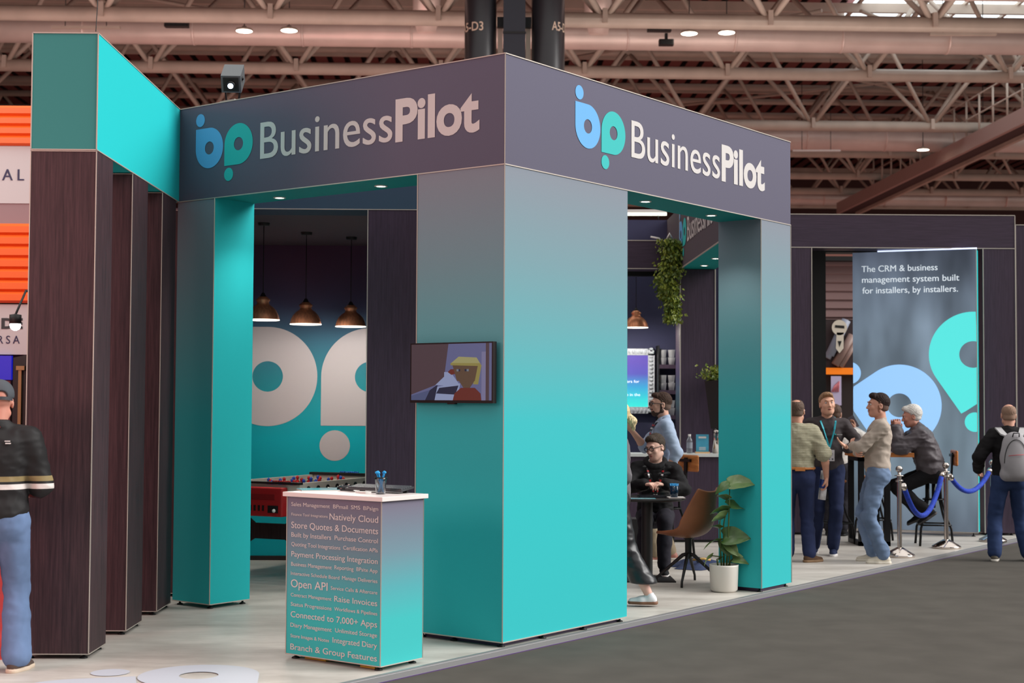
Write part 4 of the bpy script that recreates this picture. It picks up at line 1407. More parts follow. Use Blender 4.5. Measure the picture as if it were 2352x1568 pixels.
a = MB(); a.box(1.63, 1.78, 13.56, 13.72, TZ, TZ + .008); a.build('sheets', M['white'], t)
p = Vector((1.685, 13.62, TZ + .0085))
t = thing('blue_tumbler', 'blue tumbler packed with blue pens on the round table', 'pen cup', tuple(p))
a = MB(); a.lathe([(0, 0), (.032, 0), (.044, .105), (.041, .105), (.03, .006), (0, .006)], p, 24); a.build('cup', mat('smoked_tumbler', (24, 60, 90), .15, trans=.4), t)
a = MB()
for i in range(12):
    an = i * PI / 6
    rr = .012 if i % 2 else .024
    a.tube([p + Vector((math.cos(an) * rr * .7, math.sin(an) * rr * .7, .008)), p + Vector((math.cos(an) * (rr + .012), math.sin(an) * (rr + .012), .125))], .0065, 6)
a.build('pens', pb_, t)

# leather chair: shell from a lofted surface
t = thing('leather_chair', 'brown leather bucket chair on black splayed legs, seen from behind', 'chair', (1.79, 13.42, 0), math.radians(46))
lea = mat('cognac_leather', (130, 80, 50), .5, noise=.12, nscale=6, bump=.15)
prof = [(.27, .455), (.22, .452), (.12, .435), (.02, .425), (-.08, .435), (-.15, .47), (-.195, .53), (-.215, .60), (-.225, .68), (-.235, .76), (-.25, .83), (-.262, .865)]
hw = [.14, .19, .225, .24, .25, .255, .25, .235, .215, .19, .165, .155]
lift = [0.0, .01, .03, .05, .07, .09, .10, .095, .08, .06, .045, .04]
nu = 17
vs, fs = [], []
for j, (yy, zz) in enumerate(prof):
    ty = (prof[min(j + 1, 11)][0] - prof[max(j - 1, 0)][0]); tz = (prof[min(j + 1, 11)][1] - prof[max(j - 1, 0)][1])
    l_ = math.hypot(ty, tz); ny, nz_ = tz / l_, -ty / l_      # pointing to the sitter
    for i in range(nu):
        k = i / (nu - 1) * 2 - 1
        e = abs(k) ** 2.4
        vs.append((k * hw[j] * (1 - .06 * e), yy + ny * lift[j] * e * 1.3, zz + nz_ * lift[j] * e * 1.3 - (.02 * (1 - abs(k) ** 2) if j == 11 else 0)))
for j in range(len(prof) - 1):
    for i in range(nu - 1):
        b_ = j * nu + i
        fs.append((b_, b_ + 1, b_ + nu + 1, b_ + nu))
a = MB(); a.add(vs, fs, 0, True)
o = a.build('seat_shell', lea, t, local=True)
m_ = o.modifiers.new('s', 'SOLIDIFY'); m_.thickness = .028; m_.offset = 0
m_ = o.modifiers.new('u', 'SUBSURF'); m_.levels = 2; m_.render_levels = 2
a = MB(); a.lathe([(.02, .23), (.03, .25), (.032, .40), (.06, .425)], (0, 0, 0), 16); a.build('swivel_hub', M['black'], t, local=True)
for i in range(4):
    an = math.radians(25 + i * 90)
    a = MB(); a.tube([(0, 0, .27), (math.cos(an) * .05, math.sin(an) * .05, .26), (math.cos(an) * .29, math.sin(an) * .29, .05), (math.cos(an) * .30, math.sin(an) * .30, 0)], [.02, .018, .011, .011], 10)
    a.build('leg', M['black'], t, local=True)

# potted plant
pp = Vector((2.03, 12.90, 0))
t = thing('potted_plant', 'leafy green plant in a smooth white pot beside the right pillar', 'plant', tuple(pp))
a = MB(); a.lathe([(0, .0), (.10, .0), (.118, .02), (.126, .22), (.128, .235), (.120, .235), (.115, .205), (0, .2)], pp, 48); a.build('pot', mat('white_ceramic_pot', (222, 216, 208), .55), t)
a = MB(); a.lathe([(0, .208), (.114, .206)], pp, 24); a.build('soil', mat('dark_soil', (46, 36, 30), .9, noise=.4, nscale=60), t)
lm = mat('green_leaf', (64, 92, 40), .38, noise=.35, nscale=9)
lm2 = mat('pale_green_leaf', (102, 122, 72), .35, noise=.3, nscale=9)
stm = mat('green_stem', (74, 92, 40), .5)


def leaf(tip_base, direction, size, wid, parent, m, roll=0.0, curl=.5, fold=.25):
    O = Vector(tip_base); d = Vector(direction).normalized()
    s_ = d.cross(Z)
    if s_.length < .1: s_ = X.copy()
    s_.normalize()
    s_ = Matrix.Rotation(roll, 3, d) @ s_
    n_ = s_.cross(d)
    vs, fs = [], []
    NU, NV = 9, 9
    for j in range(NV):
        v = j / (NV - 1)
        w = wid * (math.sin(PI * min(1, v * .9 + .1) ** .75) ** .8) * (1 - .15 * v)
        if j == NV - 1: w = 0.002
        bend = -curl * v * v * size
        for i in range(NU):
            k = i / (NU - 1) * 2 - 1
            back = -.14 * size * (abs(k) ** 1.5) * (1 - v) if j < 3 else 0
            wav = .02 * size * math.sin(i * 1.7 + j * 2.1)
            vs.append(O + d * (v * size + back) + s_ * (k * w) + n_ * (bend + fold * abs(k) * w + wav))
    for j in range(NV - 1):
        for i in range(NU - 1):
            b_ = j * NU + i
            fs.append((b_, b_ + 1, b_ + NU + 1, b_ + NU))
    a = MB(); a.add(vs, fs, 0, True)
    o = a.build('leaf', m, parent)
    md = o.modifiers.new('s', 'SOLIDIFY'); md.thickness = .0015
    md = o.modifiers.new('u', 'SUBSURF'); md.levels = 1; md.render_levels = 1


def P_(x, z, dy=0.0):
    """plant point from picture-plane offsets in metres"""
    return pp + Vector((x, dy, z))


stems = [((.02, .2), (.035, .45), (.045, .75), (.05, .90)), ((-.02, .2), (-.03, .35), (-.035, .60), (-.03, .62)), ((.0, .2), (.0, .40), (.0, .58), (.03, .75)), ((.05, .2), (.045, .32), (.06, .40), (.08, .42)), ((-.05, .2), (-.06, .28), (-.03, .30), (-.11, .31)), ((.03, .2), (.06, .26), (.09, .29), (.10, .30))]
for i, st in enumerate(stems):
    a = MB(); a.tube([P_(x_, z_, .012 * ((i * 7) % 3 - 1)) for x_, z_ in st], [.008, .007, .006, .004], 8); a.build('stem', stm, t)
LV = [  # base x,z,dy, dir, size, width, mat, roll, curl
    (.05, .93, 0, (.95, -.35, .25), .22, .09, lm2, .8, .35), (.05, .93, 0, (-.9, -.3, -.25), .14, .055, lm, -.6, .5),
    (.04, .80, 0, (-.75, -.4, .45), .14, .045, lm2, .5, .3), (.05, .74, 0, (.8, .3, .15), .19, .085, lm, .5, .5),
    (.03, .70, 0, (-.9, -.4, .15), .20, .065, lm, .7, .35), (.02, .66, 0, (-.85, -.5, -.1), .19, .06, lm2, .9, .2),
    (-.03, .55, 0, (-.9, -.3, .5), .11, .045, lm, .4, .5), (.0, .47, 0, (.95, -.4, .15), .22, .10, lm, 1.0, .35),
    (-.03, .44, 0, (-.85, -.2, .2), .15, .06, lm, .3, .75), (.03, .42, 0, (.5, -.5, -.6), .15, .055, lm2, .8, .2),
    (.0, .44, .02, (.25, -.4, -.85), .15, .06, lm, .8, .1), (.04, .33, 0, (.85, -.4, .15), .12, .035, lm2, .6, .5),
    (-.10, .31, 0, (-.75, -.2, -.3), .12, .04, lm2, .7, .5), (-.03, .28, 0, (.1, -.5, .6), .08, .03, lm, .5, .5),
    (.08, .28, 0, (.8, -.4, .1), .12, .05, lm2, .8, .7)]
for bx_, bz_, dy, dr, sz, wi, m_, ro, cu in LV:
    leaf(P_(bx_, bz_, dy), dr, sz, wi, t, m_, ro, cu)

# small clutter on the floor behind the table
t = thing('folded_jacket', 'dark blue cloth heap on the floor behind the leather chair', 'cloth', (2.1, 14.9, 0))
vs, fs = [], []
rnd = random.Random(4)
NR, NS = 8, 28
for j in range(NR + 1):
    for i in range(NS):
        an = 2 * PI * i / NS
        r_ = j / NR
        R_ = (.22 + .06 * math.sin(3 * an + 1) + .03 * math.sin(7 * an)) * r_
        h_ = .07 * (1 - r_ ** 2.2) * (1 + .35 * math.sin(5 * an + 4 * r_)) + .018 * math.sin(11 * an + 9 * r_) * (1 - r_)
        vs.append((2.06 + R_ * math.cos(an) * 1.35, 14.75 + R_ * math.sin(an), max(.004, h_)))
for j in range(NR):
    for i in range(NS):
        b_ = j * NS + i; c_ = j * NS + (i + 1) % NS
        fs.append((b_, c_, c_ + NS, b_ + NS))
a = MB(); a.add(vs, fs, 0, True); a.build('cloth', mat('dark_blue_cloth', (34, 48, 84), .8, noise=.3, nscale=20, bump=.4), t)
a = MB(); a.tube([(2.0, 14.66, .085), (2.1, 14.62, .1), (2.17, 14.66, .085)], .012, 8); a.build('strap', mat('tan_strap', (190, 150, 80), .6), t)
t = thing('black_case', 'black box with white letters on the floor behind the round table', 'box', (1.62, 16.2, 0))
a = MB(); a.bevbox(1.3, 1.86, 16.2, 16.5, 0, .36, .03); a.build('box_body', mat('black_case_shell', (40, 38, 42), .5), t)
a = MB(); text(a, 'CORTIZO', (0, 16.2, 0), X, Z, -Y, 1.70, 2.0 - .14, .26, .045, .03, .003); a.build('lettering', M['lettering'], t)

# ================================================================ NEIGHBOURING STANDS
# orange stand at the far left
OY = 16.0
t = thing('orange_stand', 'orange and grey neighbouring stand at the left edge of the picture', 'exhibition stand', (-5, OY, 0))
def zpx(py, Yd=OY):
    return 1.65 + (914.3 - py) * Yd / 3395
orm = mat('orange_ribbed_panel', (240, 98, 26), .5)
a = MB()
for (p0_, p1_) in ((335, 243), (697, 515)):
    z0, z1 = zpx(p0_), zpx(p1_)
    n = 4 if p0_ == 335 else 7
    for k in range(n):
        za, zb = z0 + (z1 - z0) * k / n, z0 + (z1 - z0) * (k + 1) / n
        a.oprism((-9, OY, 0), Z, -Y, X, [(za, 0), (zb, 0), (zb, .02), (za + (zb - za) * .75, .05), (za + (zb - za) * .2, .05), (za, .015)], 0, 4.2)
a.build('orange_panel', orm, t)
a = MB(); a.box(-9, -4.8, OY, OY + .1, zpx(468), zpx(335)); a.box(-9, -4.8, OY, OY + .1, zpx(815), zpx(700)); a.build('white_panel', mat('pale_grey_panel', (196, 190, 190), .7), t)
a = MB(); a.box(-9, -4.8, OY + .01, OY + .1, zpx(515), zpx(468)); a.build('mauve_panel', mat('mauve_panel', (150, 122, 124), .7), t)
a = MB(); a.box(-9, -4.8, OY + .1, OY + .15, 0, zpx(243)); a.build('back_panel', mat('dark_back_panel', (48, 34, 34), .8), t)
a = MB(); a.box(-9, -5.16, OY - .05, OY, zpx(873), zpx(818)); a.build('blue_screen', mat('deep_blue_screen', (10, 20, 160), .4, emit=(10, 26, 190), estr=.4), t)
a = MB(); a.box(-9, -5.18, OY - .3, OY, 0, zpx(875)); a.build('counter_front', mat('dark_red_counter', (110, 40, 44), .6), t)
O = Vector((0, OY, 0))
a = MB(); text(a, 'AL', O, X, Z, -Y, -5.31, -5.075, zpx(415), zpx(389) - zpx(415), .010, .004, track=1.5)
a.build('lettering', mat('navy_letters', (44, 40, 76), .6), t)
a = MB(); text(a, 'RSA', O, X, Z, -Y, -5.325, -5.09, zpx(790), zpx(772) - zpx(790), .006, .004, track=1.5)
a.build('lettering', mat('dark_blue_letters', (44, 40, 76), .6), t)
a = MB(); text(a, 'DE', O, X, Z, -Y, -5.29, -5.06, zpx(755), zpx(733) - zpx(755), .05, .004); a.build('large_lettering', mat('near_black_letters', (50, 52, 56), .6), t)
t = thing('black_door_frame', 'black door frame with a brass strip between the orange stand and the first column', 'door frame', (-4.8, 14.5, 0))
a = MB(); a.oprism((0, 14.4, 0), X, Z, Y, [(-4.64, 0), (-4.3, 0), (-4.3, 2.12), (-4.46, 2.08), (-4.64, 2.04)], 0, .1); a.build('frame', M['black'], t)
a = MB(); a.box(-4.58, -4.55, 14.37, 14.4, 0, 1.95); a.box(-4.60, -4.52, 14.36, 14.4, 1.92, 1.96); a.build('brass_strip', mat('old_brass', (132, 110, 72), .4, .4), t)
p = px2(35, 747, 14.0)
t = thing('stand_spotlight', 'glaring white spotlight in front of the orange stand', 'spotlight', tuple(p))
a = MB(); a.ball(p, .05, 0, 16); a.build('bulb', mat('glaring_bulb', (255, 255, 255), .4, emit=(255, 255, 255), estr=30), t)
a = MB(); a.lathe([(.03, .0), (.055, .02), (.055, .10), (0, .11)], p, 20); a.tube([p + Z * .1, p + Z * .35 + Y * .3, p + Z * .35 + Y * 2.02], .012, 6); a.build('housing', M['black'], t)

# stands far behind, at the right
t = thing('far_stand', 'distant stand with pink slatted wall and orange band behind the far archway', 'exhibition stand', (5, 24.5, 0))
def z24(py):
    return 1.65 + (922.5 - py) * 24.5 / 3395
a = MB()
k = 0
za = .0
while za < z24(590):
    zb = za + .145
    a.oprism((2.2, 24.5, 0), Z, -Y, X, [(za, 0), (zb, 0), (zb, .01), (za + .02, .04), (za, .02)], 0, 5.6)
    za = zb
a.build('slatted_wall', pk, t)
a = MB(); a.box(2.2, 7.8, 24.3, 24.45, z24(590), z24(572)); a.build('top_beam', mat('brown_beam', (150, 96, 84), .6), t)
a = MB(); a.box(2.2, 7.8, 24.2, 24.44, z24(600), z24(590)); a.build('shadow_gap', M['black'], t)
a = MB(); a.box(4.6, 7.8, 24.1, 24.3, z24(860), z24(845)); a.build('orange_band', mat('orange_band', (236, 120, 10), .5, emit=(236, 120, 10), estr=.4), t)
a = MB(); a.box(4.6, 7.8, 24.2, 24.4, 0, z24(845)); a.box(5.4, 7.8, 24.2, 24.4, z24(845), z24(735)); a.build('dark_wall', mat('dark_brown_wall', (38, 24, 22), .7), t)
a = MB(); a.oprism((0, 24.12, 0), X, Z, -Y, [(5.55, z24(930)), (5.72, z24(930)), (5.72, z24(864)), (5.55, z24(864))], 0, .02); ps = a.build('picture', mat('lilac_picture', (196, 184, 216), .6), t)
a = MB()
for i in range(4):
    a.tube([(5.56 + i * .035, 24.095, z24(900)), (5.62 + i * .02, 24.095, z24(884) + i * .02)], .012, 6)
a.build('pink_figure', mat('pink_print', (200, 110, 120), .6), ps)
# bundle poster
t2 = thing('tube_poster', 'poster of grey metal tubes with a big white key tag behind the far archway', 'poster', (5.7, 24.0, 2.4))
a = MB(); a.box(5.45, 6.4, 24.15, 24.19, z24(845), z24(738)); ps = a.build('sheet', mat('dark_poster', (52, 34, 36), .6), t2)
a = MB()
def q24(px, py, d=0):
    p = px2(px, py, 24.12 - d); return p
for (x0, y0, x1, y1, r_, mi) in ((1906, 815, 1944, 735, .075, 0), (1900, 822, 1930, 762, .06, 0), (1918, 838, 1958, 770, .07, 1), (1930, 842, 1962, 790, .05, 1)):
    a.tube([q24(x0, y0), q24(x1, y1)], r_, 8, mi)
a.build('printed_tubes', [mat('grey_tube_print', (140, 146, 164), .5), mat('brown_tube_print', (140, 112, 104), .5)], ps)
a = MB()
c_ = q24(1928, 752, .09)
disc(a, c_, X, Z, -Y, 0, 0, .125, 0, .0)
a.oprism(c_, X, Z, -Y, [(-.045, -.08), (.07, -.08), (.065, -.34), (.0, -.42), (-.06, -.34)], -.004, .0)
a.build('white_tag', mat('cream_tag', (222, 212, 196), .6), ps)
a = MB(); a.oprism(c_, X, Z, -Y, [(-.075, .0), (.08, -.015), (.08, .03), (-.07, .04)], .002, .004); a.oprism(c_, X, Z, -Y, [(-.03, -.22), (.035, -.22), (.0, -.32)], .002, .004)
a.build('dark_print', M['black'], ps)
t = thing('pink_wall_panel', 'pale wall strip of a distant stand between the inner column and the right pillar', 'wall panel', (3, 22, 0))
def z22(py): return 1.65 + (921.3 - py) * 22 / 3395
for i, (y0, y1, c_) in enumerate(((1100, 832, (214, 196, 188)), (832, 742, (214, 196, 188)), (742, 704, (156, 120, 112)), (704, 656, (198, 172, 172)), (656, 560, (160, 130, 130)))):
    a = MB(); a.box(2.9, 4.2, 22, 22.1, max(0, z22(y0)), z22(y1)); a.build('panel', mat('panel_tone_%d' % i, c_, .7), t)
a = MB(); a.lathe([(0, 0), (.06, .02), (.04, .1), (.07, .16), (0, .2)], px2(1650, 685, 21.98), 10); a.ball(px2(1643, 672, 21.98), .03); a.ball(px2(1643, 688, 21.98), .025)
a.build('dark_symbol', M['black'], t)
# green plant and crates seen between legs
t = thing('distant_plant', 'small green plant in a red and white pot seen between the stool legs', 'plant', (4.55, 20.5, 0))
a = MB(); a.lathe([(0, 0), (.14, 0), (.17, .42), (0, .42)], (4.5, 20.6, 0), 20); a.build('pot', M['white'], t)
a = MB(); a.lathe([(0, .42), (.22, .42), (.17, .60), (0, .62)], (4.5, 20.6, 0), 20); a.build('red_wrap', mat('coral_wrap', (230, 80, 76), .6), t)
leaflets('foliage', t, lambda r: (4.5 + r.gauss(0, .1), 20.6 + r.gauss(0, .1), .68 + r.gauss(0, .1)), 300, .09, gl, 9, -.2)
# ================================================================ PEOPLE (modelled as distance fields, one continuous skin)
class Field:
    def __init__(s, lo, hi, h):
        s.lo = np.array(lo, float); s.h = h
        n = np.ceil((np.array(hi) - s.lo) / h).astype(int) + 1
        s.n = n
        s.V = np.full(n, 0.3, np.float32)
        s.ax = [s.lo[i] + h * np.arange(n[i]) for i in range(3)]

    def sub(s, lo, hi):
        a = np.maximum(np.floor((np.array(lo) - s.lo) / s.h).astype(int), 0)
        b = np.minimum(np.ceil((np.array(hi) - s.lo) / s.h).astype(int) + 1, s.n)
        if (b <= a).any():
            return None
        sl = tuple(slice(a[i], b[i]) for i in range(3))
        g = np.meshgrid(*[s.ax[i][sl[i]] for i in range(3)], indexing='ij')
        return sl, np.stack(g, -1).astype(np.float32)

    def put(s, sl, d, k, op):
        V = s.V[sl]
        if op == 'u':
            if k > 0:
                h = np.clip(.5 + .5 * (V - d) / k, 0, 1)
                s.V[sl] = V * (1 - h) + d * h - k * h * (1 - h)
            else:
                s.V[sl] = np.minimum(V, d)
        elif op == 's':
            if k > 0:
                h = np.clip(.5 - .5 * (V + d) / k, 0, 1)
                s.V[sl] = V * (1 - h) - d * h + k * h * (1 - h)
            else:
                s.V[sl] = np.maximum(V, -d)

    def cap(s, a, b, ra, rb=None, k=.02, op='u', flat=None):
        rb = ra if rb is None else rb
        a, b = np.array(a, float), np.array(b, float)
        m = max(ra, rb) + k + .03
        r = s.sub(np.minimum(a, b) - m, np.maximum(a, b) + m)
        if r is None: return
        sl, P = r
        ab = b - a
        pa = P - a.astype(np.float32)
        t = np.clip((pa @ ab.astype(np.float32)) / max(1e-9, ab @ ab), 0, 1)
        q = pa - t[..., None] * ab.astype(np.float32)
        if flat is not None:
            n, f = np.array(flat[0], float), flat[1]
            n = n / np.linalg.norm(n)
            qn = q @ n.astype(np.float32)
            q = q + (qn * (f - 1))[..., None] * n.astype(np.float32)
        d = np.sqrt((q ** 2).sum(-1)) - (ra + (rb - ra) * t)
        s.put(sl, d, k, op)

    def ell(s, c, r, R=None, k=.02, op='u'):
        c = np.array(c, float); r = np.array(r, float)
        m = r.max() + k + .03
        g = s.sub(c - m, c + m)
        if g is None: return
        sl, P = g
        q = P - c.astype(np.float32)
        if R is not None:
            q = q @ np.array(R, np.float32)      # columns of R = local axes
        k0 = np.sqrt(((q / r) ** 2).sum(-1))
        k1 = np.sqrt(((q / r ** 2) ** 2).sum(-1)) + 1e-6
        s.put(sl, k0 * (k0 - 1) / k1, k, op)

    def cut(s, p, n, k=0.0):
        """keep the side n points away from: removes where (x-p).n > 0"""
        n = np.array(n, float); n /= np.linalg.norm(n)
        g = np.meshgrid(*s.ax, indexing='ij')
        d = sum((g[i] - p[i]) * n[i] for i in range(3)).astype(np.float32)
        if k > 0:
            h = np.clip(.5 - .5 * (s.V - d) / k, 0, 1)
            s.V = s.V * (1 - h) + d * h + k * h * (1 - h)
        else:
            s.V = np.maximum(s.V, d)

    def noise(s, amp, f=(9, 9, 14), seed=0, zr=None):
        near = np.nonzero(np.abs(s.V) < .035)
        x, y, z = (s.ax[q][near[q]].astype(np.float32) for q in range(3))
        rng = np.random.RandomState(int(seed * 7 + 3))
        tot = 0
        for (ax_, bx_, cx_, am) in ((9, 5, 13, 1.0), (-7, 6, 15, .9), (17, -9, 26, .5), (-19, 12, 30, .45)):
            tab = rng.rand(16, 16, 16).astype(np.float32)
            u = x * abs(ax_) * .9 + z * ax_ * .35 + 40.3; v = y * abs(bx_) * 1.4 - z * bx_ * .3 + 41.7; w = z * cx_ + x * bx_ * .5 + 43.1
            i, j, k = (np.floor(q).astype(np.int32) for q in (u, v, w))
            fu_, fv_, fw_ = u - i, v - j, w - k
            fu_, fv_, fw_ = (q * q * (3 - 2 * q) for q in (fu_, fv_, fw_))
            i, j, k = i & 15, j & 15, k & 15
            i1, j1, k1 = (i + 1) & 15, (j + 1) & 15, (k + 1) & 15
            c00 = tab[i, j, k] * (1 - fu_) + tab[i1, j, k] * fu_; c10 = tab[i, j1, k] * (1 - fu_) + tab[i1, j1, k] * fu_
            c01 = tab[i, j, k1] * (1 - fu_) + tab[i1, j, k1] * fu_; c11 = tab[i, j1, k1] * (1 - fu_) + tab[i1, j1, k1] * fu_
            r = (c00 * (1 - fv_) + c10 * fv_) * (1 - fw_) + (c01 * (1 - fv_) + c11 * fv_) * fw_
            tot = tot + am * (np.abs(r - .5) * 4 - .9)
        s.V[near] += (amp * .75 * tot).astype(np.float32)

    def mesh(s):
        V = s.V; S_ = V < 0
        n = V.shape
        c = [S_[i:n[0] - 1 + i, j:n[1] - 1 + j, k:n[2] - 1 + k] for i in (0, 1) for j in (0, 1) for k in (0, 1)]
        cnt = sum(x.astype(np.int8) for x in c)
        mask = (cnt > 0) & (cnt < 8)
        idx = np.argwhere(mask)
        gid = np.full(mask.shape, -1, np.int32)
        gid[mask] = np.arange(len(idx))
        acc = np.zeros((len(idx), 3)); num = np.zeros(len(idx))
        cor = [(i, j, k) for i in (0, 1) for j in (0, 1) for k in (0, 1)]
        vals = [V[idx[:, 0] + i, idx[:, 1] + j, idx[:, 2] + k] for i, j, k in cor]
        for a in range(8):
            for b in range(a + 1, 8):
                if sum(abs(cor[a][q] - cor[b][q]) for q in range(3)) != 1: continue
                va, vb = vals[a], vals[b]
                x = (va < 0) != (vb < 0)
                t = va / np.where(x, va - vb, 1)
                for q in range(3):
                    acc[:, q] += np.where(x, cor[a][q] + (cor[b][q] - cor[a][q]) * t, 0)
                num += x
        P = s.lo + (idx + acc / num[:, None]) * s.h
        F = []
        for ax in range(3):
            o = [q for q in range(3) if q != ax]
            sl0 = [slice(1, n[q] - 1) for q in range(3)]; sl1 = list(sl0)
            sl0[ax] = slice(0, n[ax] - 1); sl1[ax] = slice(1, n[ax])
            A, B = S_[tuple(sl0)], S_[tuple(sl1)]
            e = np.argwhere(A != B)
            if not len(e): continue
            ins = A[tuple(e.T)]
            base = e.copy(); base[:, o[0]] += 1; base[:, o[1]] += 1
            def gi(d0, d1):
                q = base.copy(); q[:, o[0]] -= d0; q[:, o[1]] -= d1
                return gid[tuple(q.T)]
            quad = np.stack([gi(1, 1), gi(0, 1), gi(0, 0), gi(1, 0)], 1)
            flip = ins if ax != 1 else ~ins
            quad[~flip] = quad[~flip][:, ::-1]
            F.append(quad)
        F = np.concatenate(F)
        return P, F[(F >= 0).all(1)]

    def build(s, name, mats, parent, matfn=None, smooth=1):
        P, F = s.mesh()
        # one light Laplacian pass
        for _ in range(smooth):
            acc = np.zeros_like(P); num = np.zeros(len(P))
            for i in range(4):
                a, b = F[:, i], F[:, (i + 1) % 4]
                np.add.at(acc, a, P[b]); np.add.at(num, a, 1)
                np.add.at(acc, b, P[a]); np.add.at(num, b, 1)
            P = P * .5 + .5 * acc / np.maximum(num, 1)[:, None]
        me = bpy.data.meshes.new(name)
        me.vertices.add(len(P)); me.vertices.foreach_set('co', P.astype(np.float32).ravel())
        me.loops.add(len(F) * 4); me.loops.foreach_set('vertex_index', F.astype(np.int32).ravel())
        me.polygons.add(len(F)); me.polygons.foreach_set('loop_start', np.arange(0, len(F) * 4, 4, dtype=np.int32))
        if not isinstance(mats, (list, tuple)): mats = [mats]
        for m_ in mats: me.materials.append(m_)
        me.polygons.foreach_set('use_smooth', np.ones(len(F), bool))
        if matfn is not None:
            C_ = P[F].mean(1)
            me.polygons.foreach_set('material_index', matfn(C_).astype(np.int32))
        me.update(calc_edges=True)
        me.validate()
        o = bpy.data.objects.new(name, me)
        COL.objects.link(o)
        if parent is not None:
            o.parent = parent
            MW[o.name] = MW[parent.name]
        return o


def V3(*a):
    return np.array(a, float)


def nrm(v):
    v = np.array(v, float)
    return v / max(1e-9, np.linalg.norm(v))


def rotx(d):
    a = math.radians(d); return np.array([[1, 0, 0], [0, math.cos(a), -math.sin(a)], [0, math.sin(a), math.cos(a)]])


def roty(d):
    a = math.radians(d); return np.array([[math.cos(a), 0, math.sin(a)], [0, 1, 0], [-math.sin(a), 0, math.cos(a)]])


def rotz(d):
    a = math.radians(d); return np.array([[math.cos(a), -math.sin(a), 0], [math.sin(a), math.cos(a), 0], [0, 0, 1]])


def ik(a, c, l1, l2, hint):
    a, c = np.array(a, float), np.array(c, float)
    d = c - a; L_ = np.linalg.norm(d)
    L2 = min(L_, (l1 + l2) * .995)
    c = a + d / L_ * L2
    x = (l1 * l1 - l2 * l2 + L2 * L2) / (2 * L2)
    y = math.sqrt(max(0, l1 * l1 - x * x))
    u = d / L_
    h = np.array(hint, float); h = nrm(h - u * (h @ u))
    return a + u * x + h * y, c


def hand_prims(F, w, d, pn, side, curl, s=1.0, spread=1.0, thumb_out=.5):
    """palm, four fingers with two knuckle bends, thumb from the side of the palm. d=finger direction, pn=palm normal (inside), side=+1 thumb towards cross"""
    d = nrm(d); pn = nrm(np.array(pn) - d * (np.array(pn) @ d)); sd = np.cross(d, pn) * side      # sd points to the thumb
    F.cap(w, w + d * .03 * s, .026 * s, .03 * s, .01, flat=(pn, 1.5))
    for q in (-.024, -.008, .008, .024):
        F.cap(w + d * .02 * s + sd * q * .8 * s, w + d * .085 * s + sd * q * 1.15 * s, .0155 * s, .0135 * s, .008)
    L_ = [.066, .078, .084, .074]
    for i, q in enumerate((-.031, -.0105, .0105, .031)):
        b = w + d * .088 * s + sd * q * s * 1.02
        c1 = curl * (1 + .12 * (1.5 - i)); dd = nrm(d + sd * q * 1.6 * spread)
        k1 = nrm(dd * math.cos(c1 * .8) + pn * math.sin(c1 * .8))
        k2 = nrm(dd * math.cos(c1 * 1.9) + pn * math.sin(c1 * 1.9))
        k3 = nrm(dd * math.cos(c1 * 2.6) + pn * math.sin(c1 * 2.6))
        l = L_[i] * s
        p1 = b + k1 * l * .48; p2 = p1 + k2 * l * .32; p3 = p2 + k3 * l * .2
        F.cap(b, p1, .0092 * s, .0085 * s, .003); F.cap(p1, p2, .0084 * s, .0078 * s, .002); F.cap(p2, p3, .0078 * s, .0068 * s, .002)
    b = w + d * .022 * s + sd * .028 * s
    t1 = b + nrm(d * .75 + sd * .75 * (.4 + thumb_out) + pn * .35) * .045 * s
    t2 = t1 + nrm(d * .9 + sd * .2 * (.2 + thumb_out) + pn * (.35 + curl * .5)) * .034 * s
    F.cap(b, t1, .0145 * s, .0115 * s, .008); F.cap(t1, t2, .0112 * s, .0085 * s, .003)


SKIN = {}


def skin(name, rgb):
    if name not in SKIN:
        SKIN[name] = mat('skin_' + name, rgb, .5, noise=.06, nscale=12, spec=.4)
    return SKIN[name]


M['eye_white'] = mat('eye_white', (214, 206, 200), .3)
M['iris'] = mat('dark_iris', (48, 40, 34), .2)
M['lip'] = mat('lip', (168, 98, 88), .45)
M['glass_frame'] = mat('black_spectacle_frame', (16, 15, 17), .3)
M['mouth_dark'] = mat('dark_mouth', (64, 26, 26), .6)


